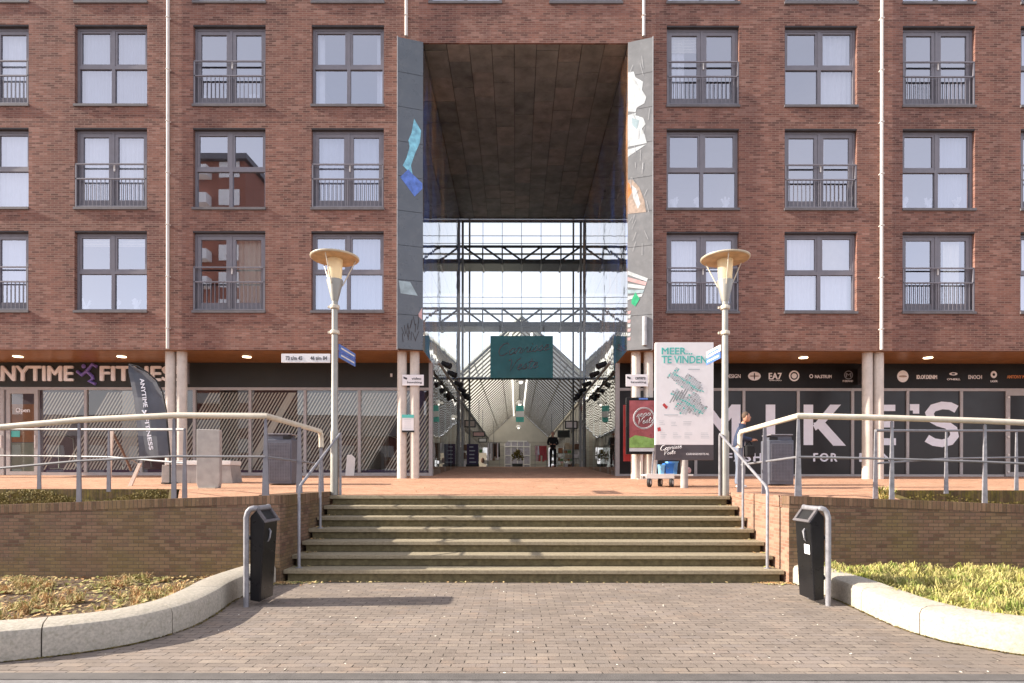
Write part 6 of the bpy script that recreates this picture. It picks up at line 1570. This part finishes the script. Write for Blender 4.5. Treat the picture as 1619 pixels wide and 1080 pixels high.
    # jacket
    cj = [[(P(0, 0, .88), (.165 * k, .145 * k)), (waist, (.155 * k, .135 * k)), (chest, (.18 * k, .135 * k)), (P(b * 1.6, 0, 1.44), .075 * k)]]
    for s in (-1, 1):
        sh, el, wr = arm(s); cj.append([(chest, (.18 * k, .135 * k)), (sh, .078 * k), (el, .06 * k), (tuple(Vector(wr) * .94 + Vector(el) * .06), .043 * k)])
    skinned('jacket', cj, jacket, t)
    ct = [[(P(0, 0, .98), .14 * k), (P(0, 0, .92), (.15 * k, .14 * k))]]
    for s in (-1, 1):
        hipj, kn, an, toe = leg(s); ct.append([(P(0, 0, .92), (.15 * k, .14 * k)), (hipj, .105 * k), (kn, .078 * k), (P(-.02, s * .115, .07), .066 * k)])
    skinned('trousers', ct, trouser, t)
    for s in (-1, 1):
        m_ = MB(); a = P(.07, s * .12, .045); m_.sphere(a, .05 * k + abs(fx) * .08 * k, .05 * k + abs(fy) * .08 * k, .045 * k, 14, 8); m_.build('shoe', shoe, t, smooth='full')
    return t, P
Y = 13.55; xm = PX(1167, Y)
pm_, PP = person(xm, Y, plat(Y), 1.72, R(-18), 'man in navy jacket and pale blue trousers looking down beside the right lamp', 'navy_cloth', 'trouser_blue', 'shoe_white')
t = thing('shoulder_bag', PP(.24, -.05, .85), 'black bag held in front of the man in the navy jacket', 'bag')
m_ = MB(); c_ = PP(.22, -.06, .92); m_.box(c_[0] - .09, c_[0] + .11, c_[1] - .10, c_[1] + .07, c_[2] - .20, c_[2] + .06); m_.build('bag_body', 'black_cloth', t, bevel=.03)
m_ = MB(); m_.tube([(c_[0] - .06, c_[1], c_[2] + .06), PP(.24, -.02, 1.08), (c_[0] + .08, c_[1], c_[2] + .06)], .012, 6); m_.build('strap', 'black_cloth', t)
m_ = MB(); c_ = PP(.36, 0, 1.10); m_.box(c_[0] - .05, c_[0] + .05, c_[1] - .02, c_[1] + .02, c_[2] - .035, c_[2] + .045); o_ = m_.build('telephone', 'black_matt', bevel=.006); tag(o_, 'dark phone in the hands of the man in the navy jacket', 'phone')
Y = 29.3
person(PX(874, Y), Y, plat(Y), 1.72, R(-95), 'man dressed in black standing at the back of the passage', 'black_cloth', 'black_cloth', 'black_cloth', bend=0.04)

t = thing('terraced_houses', (5, -48, 0), 'row of brick houses across the road reflected in the shop windows', 'houses')
m_ = MB(); m_.box(-90, 60, -56, -48, 0, 7.5); m_.build('wall', 'tower_brick', t)
m_ = MB(); m_.prism([(-56.5, 7.502), (-47.5, 7.502), (-52, 11)], 'x', -90.4, 60.4); m_.build('roof', 'sill_grey', t)
for k in range(24):
    x = -86 + k * 6
    for z in (1.0, 4.4): m_ = MB(); m_.box(x, x + 2.4, -48.0, -47.9, z, z + 1.7); m_.build('window', 'white_paint', t)
# ================================================================== BRICK TOWER behind the camera (reflected in windows)
t = thing('apartment_tower', (-33, -34, 0), 'brick apartment tower with white balconies reflected in the windows', 'building')
m_ = MB(); m_.box(-37, -29.6, -42, -30, 0, 36); m_.build('wall', 'tower_brick', t)
m_ = MB()
for k in range(11):
    z = 4 + k * 3; m_.box(-36.5, -33.2, -29.98, -28.8, z, z + 1.1); m_.box(-32.4, -30.2, -29.99, -29.9, z + .2, z + 1.9)
m_.build('balcony', 'white_paint', t)
m_ = MB(); m_.box(-37.6, -29.2, -42.4, -29.4, 36.002, 36.6); m_.build('roof', 'sill_grey', t)
